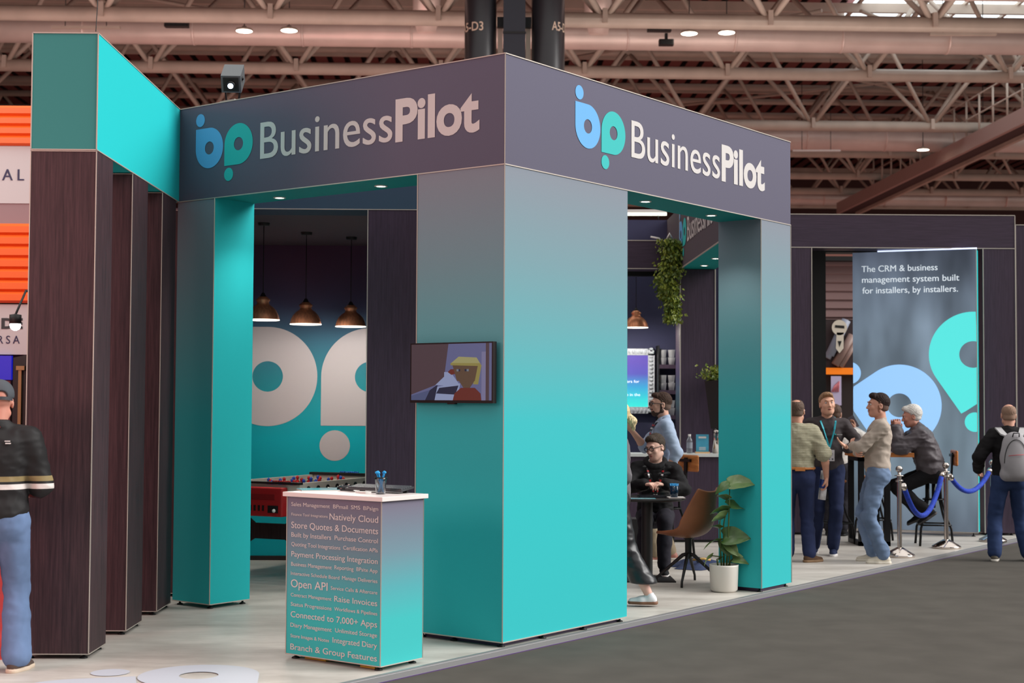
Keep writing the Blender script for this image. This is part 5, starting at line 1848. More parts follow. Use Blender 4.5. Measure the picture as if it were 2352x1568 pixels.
def person(label, loc, yaw, H, P):
    """P: hz hip height, lean, twist, feet, arms, head, outfit - all in the person's own frame, facing +Y"""
    t = thing('person', label, 'person', loc, math.radians(yaw), P.get('group'))
    s = H / 1.78
    fat = P.get('fat', 1.0)
    hz = P.get('hz', .945) * (s if not P.get('sit') else 1)
    hc = V3(P.get('hx', 0), P.get('hy', 0), hz)
    RT_ = rotz(P.get('twist', 0)) @ roty(P.get('side', 0)) @ rotx(-P.get('lean', 0))
    T = lambda x, y, z: hc + RT_ @ (V3(x, y, z) * s)
    # upper spine may bend further
    R2 = rotz(P.get('twist', 0)) @ roty(P.get('side', 0)) @ rotx(-P.get('lean2', P.get('lean', 0)))
    mid = T(0, 0, .20)
    TU = lambda x, y, z: mid + R2 @ (V3(x, y, z - .20) * s)
    neck0 = TU(0, -.015, .50)
    hp = P.get('head', (0, 0, 0))
    RH = rotz(hp[0]) @ rotx(-hp[1]) @ roty(hp[2])
    hdir = rotz(P.get('twist', 0)) @ rotx(-P.get('lean2', P.get('lean', 0)) * .6 - P.get('neck', 0))
    hcn = neck0 + hdir @ (V3(0, .03, .165) * s)
    HD = lambda x, y, z: hcn + RH @ (V3(x, y, z) * s)
    sh = {-1: TU(-.178 * P.get('shw', 1), -.01, .44), 1: TU(.178 * P.get('shw', 1), -.01, .44)}
    for sd_, off in P.get('shrug', {}).items():
        sh[sd_] = sh[sd_] + V3(*off)
    hip = {k: hc + RT_ @ (V3(k * .09, 0, -.04) * s) if not P.get('sit') else hc + rotz(0) @ (V3(k * .09, .0, -.02) * s) for k in (-1, 1)}
    J = dict(hc=hc, neck=neck0, head=hcn, RH=RH, HD=HD, T=T, TU=TU, sh=sh, s=s, R2=R2)
    arms, legs = {}, {}
    for k in (-1, 1):
        A_ = P['arms'][k]
        el, wr = ik(sh[k], V3(*A_['w']) , .29 * s, .255 * s, A_.get('h', (k * .5, -1, -.3)))
        arms[k] = (el, wr)
        Lg = P['feet'][k]
        kn, an = ik(hip[k], V3(*Lg['a']), .44 * s, .42 * s, Lg.get('h', (0, 1, 0)))
        legs[k] = (kn, an)
    J['arms'] = arms; J['legs'] = legs
    O_ = P['outfit']
    allp = np.array([hc, hcn, neck0] + [x for k in (-1, 1) for x in (*arms[k], *legs[k], sh[k], hip[k])])
    lo, hi = allp.min(0) - .24, allp.max(0) + .24
    lo[2] = max(lo[2], -.03)
    # ---------- skin
    F = Field(lo, hi, P.get('res', .0058))
    RTn = RT_
    F.ell(T(0, -.01, .0), (.15 * s * fat, .105 * s * fat, .11 * s), RTn, .05)
    F.ell(T(0, 0, .14), (.135 * s * fat, .095 * s * fat, .14 * s), RTn, .05)
    F.ell(TU(0, -.005, .33), (.15 * s * fat, .10 * s * fat, .17 * s), R2, .05)
    F.cap(sh[-1], sh[1], .045 * s, k=.04)
    F.cap(neck0, hcn + RH @ (V3(0, -.02, -.05) * s), .058 * s, .054 * s, .03)
    for k in (-1, 1):
        el, wr = arms[k]; kn, an = legs[k]
        F.cap(sh[k], el, .044 * s, .038 * s, .03)
        F.cap(el, el * .72 + wr * .28, .038 * s, .041 * s, .015)
        F.cap(el * .72 + wr * .28, wr, .041 * s, .026 * s, .015, )
        F.cap(hip[k], kn, .07 * s, .052 * s, .04)
        F.cap(kn, kn * .65 + an * .35, .05 * s, .055 * s, .02)
        F.cap(kn * .65 + an * .35, an, .055 * s, .036 * s, .02)
        A_ = P['arms'][k]
        if A_.get('hand', True):
            hand_prims(F, wr, A_.get('d', nrm(wr - el)), A_.get('pn', (-k, 0, 0)), A_.get('th', k), A_.get('curl', .35), s * 1.02, thumb_out=A_.get('thumb', .5))
    # head
    c_ = lambda x, y, z, r, k=.012, op='u': F.ell(HD(x, y, z), np.array(r) * s, RH, k, op)
    hw = P.get('headw', 1.0)
    c_(0, -.018, .028, (.076 * hw, .094, .088), 0.01)
    c_(0, .028, -.018, (.064 * hw, .068, .088), .03)
    c_(0, .040, -.068, (.050 * hw, .052, .040), .03)
    c_(0, .070, -.094, (.024, .022, .020), .025)
    F.cap(HD(-.052 * hw, -.005, -.072), HD(-.02, .06, -.098), .018 * s, k=.03); F.cap(HD(.052 * hw, -.005, -.072), HD(.02, .06, -.098), .018 * s, k=.03)
    F.cap(HD(-.03, .086, .028), HD(.03, .086, .028), .012 * s, k=.02)
    for k in (-1, 1):
        c_(k * .031, .104, .008, (.017, .014, .012), .014, 's')
        c_(k * .038, .072, -.026, (.020, .018, .018), .02)
        c_(k * .078 * hw, -.008, -.012, (.010, .019, .031), .006)
        c_(k * .084 * hw, -.004, -.010, (.006, .010, .017), .005, 's')
        c_(k * .013, .100, -.034, (.009, .010, .008), .008)
    F.cap(HD(0, .094, .010), HD(0, .114, -.028), .008 * s, .0115 * s, .012)
    c_(0, .092, -.056, (.022, .010, .007), .008)
    c_(0, .090, -.068, (.019, .010, .006), .006)
    if P.get('mouth_open'):
        c_(0, .100, -.064, (.013, .012, .007), .004, 's')
    sk = O_['skin']
    body = F.build('body', sk, t)
    # ---------- eyes, brows, lips
    a = MB()
    Rm = Matrix([list(r) for r in RH])
    for k in (-1, 1):
        e = HD(k * .031, .0825, .008)
        a.ball(e, .0115 * s, 0, 12)
        a.ball(HD(k * .031, .0895, .008), .0060 * s, 1, 10)
    a.build('eyes', [M['eye_white'], M['iris']], t, local=True)
    hm = O_.get('hair_mat')
    if hm:
        a = MB()
        for k in (-1, 1):
            a.tube([HD(k * .016, .101, .027), HD(k * .033, .099, .034), HD(k * .050, .086, .029)], [.0028 * s, .004 * s, .002 * s], 6)
        a.build('eyebrows', O_.get('brow_mat', hm), t, local=True)
    a = MB(); a.tube([HD(-.020, .096, -.062), HD(-.008, .1035, -.059), HD(.008, .1035, -.059), HD(.020, .096, -.062)], [.0015 * s, .0035 * s, .0035 * s, .0015 * s], 6)
    a.tube([HD(-.018, .095, -.066), HD(0, .102, -.070), HD(.018, .095, -.066)], [.0015 * s, .0042 * s, .0015 * s], 6)
    a.build('lips', M['lip'], t, local=True)
    if P.get('mouth_open'):
        a = MB(); a.ball(HD(0, .094, -.064), .009 * s, 0, 10, (1.3, .5, .7)); a.build('open_mouth', M['mouth_dark'], t, local=True)
    # ---------- hair
    hs = O_.get('hair', 'short')
    lo2, hi2 = hcn - .17 * s, hcn + .19 * s
    if hs != 'none':
        G = Field(lo2, hi2, .0042)
        g_ = lambda x, y, z, r, k=.01, op='u': G.ell(HD(x, y, z), np.array(r) * s, RH, k, op)
        th = O_.get('hair_th', .010)
        g_(0, -.025, .036, (.076 * hw + th * .7, .092 + th * .9, .086 + th))
        if O_.get('quiff'):
            g_(0, .050, .088, (.056, .046, .032 + O_['quiff']), .02)
        G.V += (.0022 * np.sin(G.ax[0][:, None, None] * 260 + 3 * np.sin(G.ax[2][None, None, :] * 60)) * np.sin(G.ax[1][None, :, None] * 210 + 2)).astype(np.float32)
        n_ = RH @ V3(0, .60, -.80); front = O_.get('front', .085)
        # below the line hairline -> nape
        p0 = HD(0, -.10, O_.get('nape', -.062)); p1 = HD(0, front, O_.get('hairline', .084))
        dv = p1 - p0; nn_ = np.cross(RH @ V3(1, 0, 0), dv); 
        if nn_ @ (RH @ V3(0, 0, 1)) > 0: nn_ = -nn_
        # keep above the line
        G.cut(p0, nn_, .012)
        if hs in ('bald_top', 'receding'):
            g_(0, O_.get('bald_y', .012), .11, O_.get('bald_r', (.062, .085, .055)), .012, 's')
        for k in (-1, 1):
            g_(k * .085 * hw, .0, -.01, (.022, .022, .034), .003, 's')
        G.build('hair', hm, t)
        if hs != 'bald_top' or True:
            # back and sides down to the nape
            G = Field(lo2, hi2, .0042)
            g_(0, -.018, .028, (.0765 * hw + th * .55, .0945 + th * .7, .088 + th * .5))
            g_(0, -.04, -.035, (.066 * hw + th * .4, .066, .05), .02)
            G.cut(HD(0, .012, 0), RH @ V3(0, 1, -.25), .01)
            G.cut(HD(0, 0, O_.get('nape', -.062)), RH @ V3(0, 0, -1), .012)
            for k in (-1, 1):
                g_(k * .085 * hw, -.002, -.01, (.024, .022, .034), .003, 's')
            if hs in ('bald_top', 'receding'):
                g_(0, O_.get('bald_y', .012), .11, O_.get('bald_r', (.062, .085, .055)), .012, 's')
            G.build('hair_back', O_.get('side_mat', hm), t)
    if O_.get('beard'):
        G = Field(lo2, hi2, .004)
        g_ = lambda x, y, z, r, k=.01, op='u': G.ell(HD(x, y, z), np.array(r) * s, RH, k, op)
        e_ = O_.get('beard_th', .005)
        g_(0, .040, -.066, (.051 * hw + e_, .053 + e_, .041 + e_)); g_(0, .071, -.094, (.025 + e_, .022 + e_, .020 + e_), .02)
        for k in (-1, 1):
            G.cap(HD(k * .054 * hw, -.002, -.07), HD(k * .02, .06, -.10), (.018 + e_) * s, k=.02)
            G.cap(HD(k * .066 * hw, .012, -.005), HD(k * .058 * hw, .01, -.06), .012 * s, k=.015)
        G.cap(HD(-.022, .095, -.050), HD(.022, .095, -.050), .0065 * s, k=.004)
        g_(0, .098, -.063, (.019, .02, .009), .004, 's')
        G.cut(HD(0, 0, -.034), RH @ V3(0, .45, 1)) if False else None
        g_(0, .075, -.012, (.060, .050, .030), .01, 's')
        G.build('beard', O_['beard'], t)
    # ---------- trousers
    lt = O_['trousers']
    ex = O_.get('leg_ex', .018)
    G = Field(lo, hi, .0095)
    G.ell(T(0, -.012, -.02), ((.155 * fat + .01) * s, (.115 * fat + .01) * s, .13 * s), RTn, .04)
    for k in (-1, 1):
        kn, an = legs[k]
        G.ell(hip[k] + V3(0, -.03 * s, -.02 * s), (.085 * s, .09 * s, .10 * s), None, .04)
        G.cap(hip[k], kn, (.075 + ex) * s, (.052 + ex) * s, .03)
        G.cap(kn, kn * .6 + an * .4, (.05 + ex) * s, (.05 + ex) * s, .02)
        hemf = O_.get('hem', .96)
        G.cap(kn * .6 + an * .4, kn * (1 - hemf) + an * hemf, (.052 + ex) * s, (O_.get('ankle_r', .042) + ex) * s, .02)
    G.noise(O_.get('leg_fold', .004), (16, 16, 52), O_.get('seed', 1))
    if O_.get('hem_z'):
        G.cut((0, 0, O_['hem_z']), (0, 0, -1))
    if not P.get('sit'):
        zc = min(legs[-1][1][2], legs[1][1][2]) - .05
        G.cut((0, 0, zc), (0, 0, -1))
    if 'top_cut' in O_:
        G.cut(T(0, 0, O_['top_cut']), RT_ @ V3(0, 0, 1))
    else:
        G.cut(T(0, 0, .075), RT_ @ V3(0, 0, 1))
    G.build('trousers', lt, t)
    if O_.get('belt'):
        a = MB()
        pts = []
        for i in range(33):
            an_ = 2 * PI * i / 32
            pts.append(T((.148 * fat + .022) * math.cos(an_), -.010 + (.104 * fat + .024) * math.sin(an_), .055))
        a.tube(pts, .0145 * s, 8); a.build('belt', O_['belt'], t, local=True)
    # ---------- top
    e = O_.get('ex', .016)
    G = Field(lo, hi, .0085)
    G.ell(T(0, -.008, .02), ((.152 * fat + e) * s, (.108 * fat + e) * s, .13 * s), RTn, .05)
    G.ell(T(0, .004, .15), ((.140 * fat + e * 1.1) * s, (.105 * fat + e * 1.2) * s, .15 * s), RTn, .05)
    if O_.get('belly'):
        G.ell(T(0, .05, .10), (.12 * s, .10 * s, .11 * s), RTn, .05)
    G.ell(TU(0, -.005, .33), ((.152 * fat + e) * s, (.105 * fat + e) * s, (.17 + e) * s), R2, .05)
    G.cap(sh[-1] * .8 + sh[1] * .2, sh[1] * .8 + sh[-1] * .2, (.055 + e) * s, k=.05)
    G.cut(T(0, 0, O_.get('hemz', -.06)), RT_ @ V3(0, 0, -1))
    # neck band rises to the collar
    G.cap(neck0 - R2 @ V3(0, 0, .03), neck0 + R2 @ V3(0, .0, .01 + O_.get('collar_h', 0)), (.066 + O_.get('collar_r', .0)) * s, (.060 + O_.get('collar_r', .0)) * s, .03)
    G.cut(neck0 + R2 @ V3(0, 0, .022 + O_.get('collar_h', 0)), R2 @ V3(0, .35, 1))
    sl_ = O_.get('sleeve', 1.0)
    for k in (-1, 1):
        el, wr = arms[k]
        slk = sl_[k] if isinstance(sl_, dict) else sl_
        if slk > 1e-3:
            ue = el if slk >= .5 else sh[k] + (el - sh[k]) * slk * 2
            G.cap(sh[k], ue, (.050 + e) * s, (.040 + e * (1.1 if slk >= .5 else 1.5)) * s, .035)
            if slk > .5:
                f_ = (slk - .5) * 2
                w_ = el + (wr - el) * f_
                G.cap(el, w_, (.041 + e) * s, (.028 + e * .9 + (1 - f_) * .012) * s, .02)
    G.noise(O_.get('fold', .006), O_.get('foldf', (14, 14, 22)), O_.get('seed', 1) + 3)
    tm = O_['top']
    if isinstance(tm, tuple):
        G.build(O_.get('top_name', 'jacket'), tm[0], t, tm[1](J))
    else:
        G.build(O_.get('top_name', 'shirt'), tm, t)
    # ---------- shoes
    for k in (-1, 1):
        kn, an = legs[k]
        Lg = P['feet'][k]
        ty = Lg.get('toe', 0)
        Rf = rotz(ty) @ rotx(Lg.get('pitch', 0)) @ roty(Lg.get('roll', 0))
        f_ = lambda x, y, z: an + Rf @ (V3(x, y, z) * s)
        G = Field(an - .26 * s, an + .26 * s, .0052)
        G.cap(f_(0, -.035, -.045), f_(0, .06, -.052), .036 * s, .038 * s, .02)
        G.cap(f_(0, .06, -.055), f_(k * -.006, .145, -.060), .038 * s, .028 * s, .02, flat=(Rf @ V3(0, 0, 1), 1.0))
        G.cap(f_(0, -.012, -.02), f_(0, -.005, .005 + O_.get('boot', 0)), .040 * s, .037 * s, .025)
        G.cut(f_(0, 0, -.076), Rf @ V3(0, 0, -1))
        G.cut(f_(0, 0, .01 + O_.get('boot', 0)), Rf @ V3(0, .25, 1))
        nrm_ = Rf @ V3(0, 0, 1); pz = f_(0, 0, -.058)
        nm = G.build('shoe', [O_['shoe'], O_['sole']], t, lambda C_: ((C_ - pz) @ nrm_ < 0).astype(int))
        J['foot%d' % k] = (f_, Rf, an, nm)
        # sole plate slightly wider
        G = Field(an - .26 * s, an + .26 * s, .0055)
        G.cap(f_(0, -.04, -.068), f_(0, .06, -.068), .040 * s, .042 * s, .01); G.cap(f_(0, .06, -.068), f_(-k * .006, .148, -.068), .042 * s, .031 * s, .02)
        G.cut(f_(0, 0, -.058), Rf @ V3(0, 0, 1)); G.cut(f_(0, 0, -.084), Rf @ V3(0, 0, -1))
        G.build('sole', O_['sole'], t, smooth=0)
    return t, J


def lanyard(t, J, m, badge=True, front=True, length=.34, w=.008, marks=None, side=1):
    """ribbon round the neck down to the chest"""
    TU = J['TU']
    a = MB()
    e = .028
    P_l = [TU(-.052, -.060, .522), TU(-.078, .0, .525), TU(-.078, .082, .475), TU(-.058, .132, .40), TU(-.030, .152, .30), TU(-.003, .156, .20)]
    P_r = [TU(.052, -.060, .522), TU(.078, .0, .525), TU(.078, .082, .475), TU(.058, .132, .40), TU(.030, .152, .30), TU(.003, .156, .20)]
    bk = [TU(-.052, -.060, .522), TU(0, -.084, .515), TU(.052, -.060, .522)]
    for pts in (P_l, P_r, bk):
        for p, q in zip(pts[:-1], pts[1:]):
            a.bar(p, q, .018, .005)
    o = a.build('lanyard', m, t, local=True)
    if marks:
        a = MB(); b = MB()
        for pts in (P_l, P_r):
            for seg in range(1, 5):
                p, q = Vector(pts[seg]), Vector(pts[seg + 1])
                for f, mb_ in ((.2, a), (.6, b)):
                    mb_.bar(p.lerp(q, f), p.lerp(q, f + .18), .0195, .0065)
        for p, q in zip(bk[:-1], bk[1:]):
            p, q = Vector(p), Vector(q)
            a.bar(p.lerp(q, .3), p.lerp(q, .45), .0195, .0065); b.bar(p.lerp(q, .6), p.lerp(q, .75), .0195, .0065)
        a.build('red_marks', marks[0], o, local=True); b.build('white_marks', marks[1], o, local=True)
    if badge:
        a = MB()
        c = Vector(TU(0, .162, .12))
        R2 = Matrix([list(r) for r in J['R2']])
        ux, uy, uz = R2 @ X, R2 @ Y, R2 @ Z
        a.obox(c, ux, uz, uy, (-.052, .052), (-.06, .06), (0, .003))
        b_ = a.build('badge', mat('badge_card', (226, 222, 226), .3), t, local=True)
        a = MB()
        a.obox(c, ux, uz, uy, (-.035, .02), (.02, .026), (.003, .004)); a.obox(c, ux, uz, uy, (-.035, .03), (.005, .009), (.003, .004)); a.obox(c, ux, uz, uy, (-.005, .035), (-.045, -.035), (.003, .004)); a.obox(c, ux, uz, uy, (-.04, -.022), (-.048, -.03), (.003, .004))
        a.build('badge_print', mat('grey_print', (110, 112, 120), .6), b_, local=True)
        a = MB(); a.tube([TU(0, .158, .21), TU(0, .163, .18)], .004, 6); a.build('clip', M['chrome'], t, local=True)


def glasses(t, J, m=None, w=1.0):
    HD = J['HD']; s = J['s']
    a = MB()
    for k in (-1, 1):
        pts = []
        for i in range(17):
            an = 2 * PI * i / 16
            pts.append(HD(k * .033 + .024 * math.cos(an), .112 + (-.006 if k * math.cos(an) > 0 else 0), .006 + .018 * math.sin(an)))
        a.tube(pts, .0028 * w, 6)
        a.tube([HD(k * .056, .108, .012), HD(k * .078, .05, .010), HD(k * .082, -.01, .004)], .0026 * w, 6)
    a.tube([HD(-.010, .114, .010), HD(.010, .114, .010)], .0024 * w, 6)
    a.build('glasses', m or M['glass_frame'], t, local=True)


def cloth(name, rgb, rough=.85, noise=.12, ns=14, bump=.25):
    return mat(name, rgb, rough, noise=noise, nscale=ns, bump=bump, spec=.2)


def jeans(name, rgb, n=.3):
    return mat(name, rgb, .85, noise=n, nscale=5, bump=.3, spec=.15, stretch=(1, 1, .5))


rm, wm = mat('lanyard_red', (200, 40, 46), .5), mat('lanyard_white', (225, 220, 220), .5)
blk = cloth('black_cloth', (26, 25, 27), .8)
standfeet = lambda w=.11, t1=-8, t2=8, y1=0, y2=0: {-1: dict(a=(-w, y1, .082), toe=-t1), 1: dict(a=(w, y2, .082), toe=-t2)}

# --- 1 man in the cap, seen from behind at the left edge
jk = ramp_mat('black_banded_jacket', [(0, (34, 32, 33)), (1.095, (216, 206, 202)), (1.128, (34, 32, 33)), (1.143, (140, 122, 84)), (1.174, (34, 32, 33))], 2.0, rough=.6)
for _n2 in jk.node_tree.nodes:
    if _n2.type == 'VALTORGB' and len(_n2.color_ramp.elements) == 5:
        _n2.color_ramp.interpolation = 'CONSTANT'
t, J = person('person in grey cap and black jacket with gold and white bands, seen from behind', (-2.99, 9.02, 0), 12, 1.80, dict(
    fat=1.06, feet={-1: dict(a=(-.13, .05, .082), toe=10), 1: dict(a=(.13, 0, .082), toe=-28)},
    arms={-1: dict(w=(-.16, .26, 1.06), h=(-.4, -.8, -.3), curl=.6), 1: dict(w=(.18, .25, 1.08), h=(.45, -.9, -.4), curl=.6)},
    head=(12, 8, 0), lean=-2, outfit=dict(skin=skin('red_lit', (206, 140, 122)), hair='none', hair_mat=mat('grey_stubble', (120, 110, 104), .8), hair_th=.002, trousers=jeans('light_blue_jeans', (98, 118, 152)), ex=.024, top=jk, top_name='jacket', hemz=-.07, shoe=cloth('brown_grey_trainer', (84, 70, 64)), sole=mat('cream_sole', (206, 186, 166), .6), collar_h=.02, collar_r=.006, fold=.008, ankle_r=.060, leg_ex=.024)))
HD = J['HD']; s_ = J['s']
G = Field(J['head'] - .17, J['head'] + .19, .0045)
G.ell(HD(0, -.018, .040), np.array((.089, .108, .092)) * s_, J['RH'], 0)
G.cut(HD(0, 0, .020), J['RH'] @ V3(0, .12, -1))
G.ell(HD(0, -.125, .018), np.array((.042, .05, .030)) * s_, J['RH'], .004, 's')
G.build('cap', mat('grey_cap_cloth', (74, 78, 84), .85, noise=.15, nscale=8, bump=.3), t)
a = MB()
pts = [HD((.084) * math.sin(u) , -.018 - .104 * math.cos(u), .004) for u in [math.radians(k) for k in range(-62, 63, 6)]]
for p, q in zip(pts[:-1], pts[1:]): a.bar(p, q, .004, .020)
a.build('cap_strap', mat('dark_strap', (60, 60, 66), .6), t, local=True)
G = Field(HD(0, .12, .02) - .13, HD(0, .12, .02) + .13, .005)
G.ell(HD(0, .11, .025), np.array((.075, .085, .012)) * s_, J['RH'] @ rotx(-12), 0); G.cut(HD(0, .06, 0), J['RH'] @ V3(0, -1, 0)); G.build('cap_peak', mat('grey_peak', (70, 74, 80), .85), t)
lanyard(t, J, mat('black_ribbon', (22, 20, 22), .4), badge=False, marks=(rm, wm))
a = MB(); TU = J['TU']
c = Vector(TU(.07, -.142, .43)); a.obox(c, X, Z, -Y, (-.016, .016), (.004, .010), (-.006, -.002)); a.obox(c, X, Z, -Y, (-.012, .020), (-.010, -.003), (-.006, -.002)); a.build('small_print', M['lettering'], t, local=True)

# --- 2 man in the pale blue shirt, profile, facing left
t, J = person('person in pale blue shirt, bearded with black glasses, standing and gesturing to the left', (1.80, 15.35, 0), 90, 1.79, dict(
    feet={-1: dict(a=(-.10, .10, .082), toe=5), 1: dict(a=(.10, -.08, .082), toe=-10)}, lean=0, lean2=4,
    arms={-1: dict(w=(-.27, .02, .90), h=(-.3, -1, 0), curl=.4), 1: dict(w=(.10, .33, 1.34), h=(.4, .1, -1), d=(0, .45, .8), pn=(-1, .2, .2), th=1, curl=.5)},
    head=(8, 2, 0), outfit=dict(skin=skin('fair', (214, 164, 142)), hair='short', hair_mat=mat('dark_brown_hair', (62, 44, 36), .75, noise=.3, nscale=60, spec=.2), side_mat=mat('cropped_brown_hair', (96, 74, 62), .8), hair_th=.008, quiff=.004, beard=mat('brown_beard', (70, 48, 38), .8, noise=.3, nscale=80), trousers=cloth('tan_trousers', (150, 134, 112)), top=mat('pale_blue_shirt', (158, 174, 198), .8, noise=.06, nscale=10, bump=.2), sleeve={-1: .62, 1: .55}, shoe=mat('pink_brown_shoe', (168, 112, 98), .6), sole=mat('white_sole', (220, 212, 204), .6), ex=.016, hemz=-.10, fold=.007, collar_h=.016, collar_r=.004)))
glasses(t, J, w=1.5); lanyard(t, J, mat('black_red_ribbon', (26, 20, 22), .5), badge=False, marks=(rm, wm))

# --- 3 seated man in black at the round table
t, J = person('person seated at the round table in black hoodie and padded vest, with round glasses', (1.60, 14.42, 0), 180 - 6, 1.78, dict(
    sit=True, hz=.55, hy=-.10, lean=6, lean2=14, res=.005,
    feet={-1: dict(a=(-.08, .38, .082), toe=6), 1: dict(a=(.12, .30, .082), toe=-8)},
    arms={-1: dict(w=(-.10, .36, .86), h=(-1, -.5, -.6), d=(.85, .45, .1), pn=(.2, -.1, -1), th=-1, curl=.55), 1: dict(w=(.115, .36, .86), h=(1, -.5, -.6), d=(-.85, .5, .05), pn=(-.2, 0, -1), th=1, curl=.6)},
    head=(-36, 14, 6), neck=0, outfit=dict(skin=skin('pale', (220, 176, 158)), hair='short', hair_mat=mat('dark_grey_brown_hair', (64, 54, 46), .75, noise=.35, nscale=60, spec=.2), hair_th=.012, quiff=.010, trousers=cloth('dark_trousers', (42, 40, 48)), top=blk, top_name='hoodie', shoe=cloth('black_shoe', (28, 28, 30)), sole=mat('white_sole2', (206, 200, 196), .6), fat=1.08, ex=.022, fold=.010, collar_h=.0)))
fat_ = 1
glasses(t, J, w=1.2); lanyard(t, J, mat('black_ribbon2', (24, 20, 22), .5), badge=False, marks=(rm, wm))
T, TU = J['T'], J['TU']
G = Field(TU(0, 0, .3) - .36, TU(0, 0, .3) + .36, .008)   # quilted vest
G.ell(TU(0, -.012, .30), (.195, .150, .22), J['R2'], .03); G.cap(TU(-.14, -.01, .43), TU(.14, -.01, .43), .088, k=.04)
g = np.meshgrid(*G.ax, indexing='ij'); G.V += (.007 * np.cos(g[2] * 90)).astype(np.float32)
G.cap(TU(0, .25, .05), TU(0, .20, .46), .085, .10, k=.01, op='s'); G.cap(TU(0, .03, .50), TU(0, .03, .65), .075, k=.02, op='s')
G.cut(TU(0, 0, .10), J['R2'] @ V3(0, 0, -1)); G.build('padded_vest', mat('black_padded_nylon', (30, 30, 33), .3, spec=.5), t)
G = Field(TU(0, 0, .5) - .22, TU(0, 0, .5) + .2, .006)
pts = [TU(.088 * math.cos(u), -.02 + .085 * math.sin(u), .505 - .022 * math.sin(u)) for u in [2 * PI * k / 16 for k in range(17)]]
for p, q in zip(pts[:-1], pts[1:]): G.cap(p, q, .034, k=.015)
G.build('hood', blk, t)
a = MB(); pts = [TU(.066 * math.cos(u), .0 + .064 * math.sin(u), .525 - .012 * math.sin(u)) for u in [2 * PI * k / 16 for k in range(17)]]
a.tube(pts, .008, 8); a.build('white_collar', M['white'], t, local=True)
p = px2(1492, 1113, 14.03)
t = thing('pen', 'turquoise pen in the hand of the seated man in black', 'pen', tuple(p))
a = MB(); a.tube([p + Vector((-.05, 0, .02)), p + Vector((.05, -.01, -.012))], .005, 8); a.build('barrel', mat('turquoise_pen', (30, 170, 190), .3), t)

# --- 4 woman walking behind the corner pillar
t, J = person('person with blond hair, grey top and wide black trousers, mostly hidden by the corner pillar', (.985, 12.05, 0), 84, 1.68, dict(
    feet={-1: dict(a=(-.07, -.30, .090), toe=0, pitch=0), 1: dict(a=(.09, .26, .082), toe=0)}, lean=-2, lean2=0, hy=-.02,
    arms={-1: dict(w=(-.24, .02, .84), h=(-.3, -1, 0), curl=.4), 1: dict(w=(.25, .15, .85), h=(.3, -1, 0), curl=.4)},
    head=(0, 5, 0), outfit=dict(skin=skin('rosy', (226, 178, 164)), hair='short', hair_mat=mat('blond_hair', (206, 178, 130), .6, noise=.35, nscale=40), hair_th=.03, nape=-.10, trousers=mat('black_leather_trousers', (38, 37, 41), .34, noise=.2, nscale=5, bump=.2), leg_ex=.032, hem=.80, hem_z=.185, ankle_r=.078, leg_fold=.006, top=cloth('grey_top', (104, 100, 104)), shoe=mat('white_trainer', (222, 222, 226), .5), sole=mat('gum_sole', (124, 84, 62), .6), ex=.02)))
HD = J['HD']
G = Field(HD(0, -.14, -.05) - .14, HD(0, -.14, -.05) + .14, .005)
G.cap(HD(0, -.10, .02), HD(0, -.155, -.05), .030, .038, .01); G.cap(HD(0, -.155, -.05), HD(.01, -.16, -.12), .036, .014, .01)
g = np.meshgrid(*G.ax, indexing='ij'); G.V += (.005 * np.sin(g[1] * 300 + 40 * g[2]) * np.sin(g[0] * 280)).astype(np.float32)
G.build('ponytail', mat('pale_blond_hair', (214, 190, 146), .6, noise=.35, nscale=50), t)
f_, Rf, an, so = J['foot-1']
a = MB()
for k in range(3):
    for sd in (-1, 1):
        y = .035 + k * .022
        a.bar(f_(sd * .0400, y + .012, -.054), f_(sd * .0385, y - .014, -.024), .009, .006)
a.build('black_stripes', M['black'], so, local=True)
a = MB(); a.tube([f_(0, -.008, -.012), f_(0, -.002, .050)], [.044, .040], 20); a.build('black_sock', M['black'], t, local=True)

# --- 5 man in the checked shirt, seen from behind


def check_mat():
    m = bpy.data.materials.new('checked_shirt'); m.use_nodes = True
    nt = m.node_tree; b = nt.nodes['Principled BSDF']; tc = nt.nodes.new('ShaderNodeTexCoord'); L = nt.links.new
    outs = []
    for ax in ('X', 'Z'):
        w = nt.nodes.new('ShaderNodeTexWave'); w.bands_direction = ax; w.inputs['Scale'].default_value = 22 if ax == 'X' else 18
        L(tc.outputs['Object'], w.inputs[0]); r = nt.nodes.new('ShaderNodeValToRGB'); r.color_ramp.elements[0].position = .12; r.color_ramp.elements[1].position = .3
        r.color_ramp.elements[0].color = (*lin((168, 170, 150)), 1) if ax == 'X' else (*lin((196, 194, 176)), 1); r.color_ramp.elements[1].color = (1, 1, 1, 1)
        L(w.outputs[1], r.inputs[0]); outs.append(r)
    mx = nt.nodes.new('ShaderNodeMixRGB'); mx.blend_type = 'MULTIPLY'; mx.inputs[0].default_value = 1; L(outs[0].outputs[0], mx.inputs[1]); L(outs[1].outputs[0], mx.inputs[2])
    m2 = nt.nodes.new('ShaderNodeMixRGB'); m2.blend_type = 'MULTIPLY'; m2.inputs[0].default_value = 1; m2.inputs[2].default_value = (*lin((184, 178, 156)), 1); L(mx.outputs[0], m2.inputs[1]); L(m2.outputs[0], b.inputs['Base Color'])
    b.inputs['Roughness'].default_value = .85
    return m


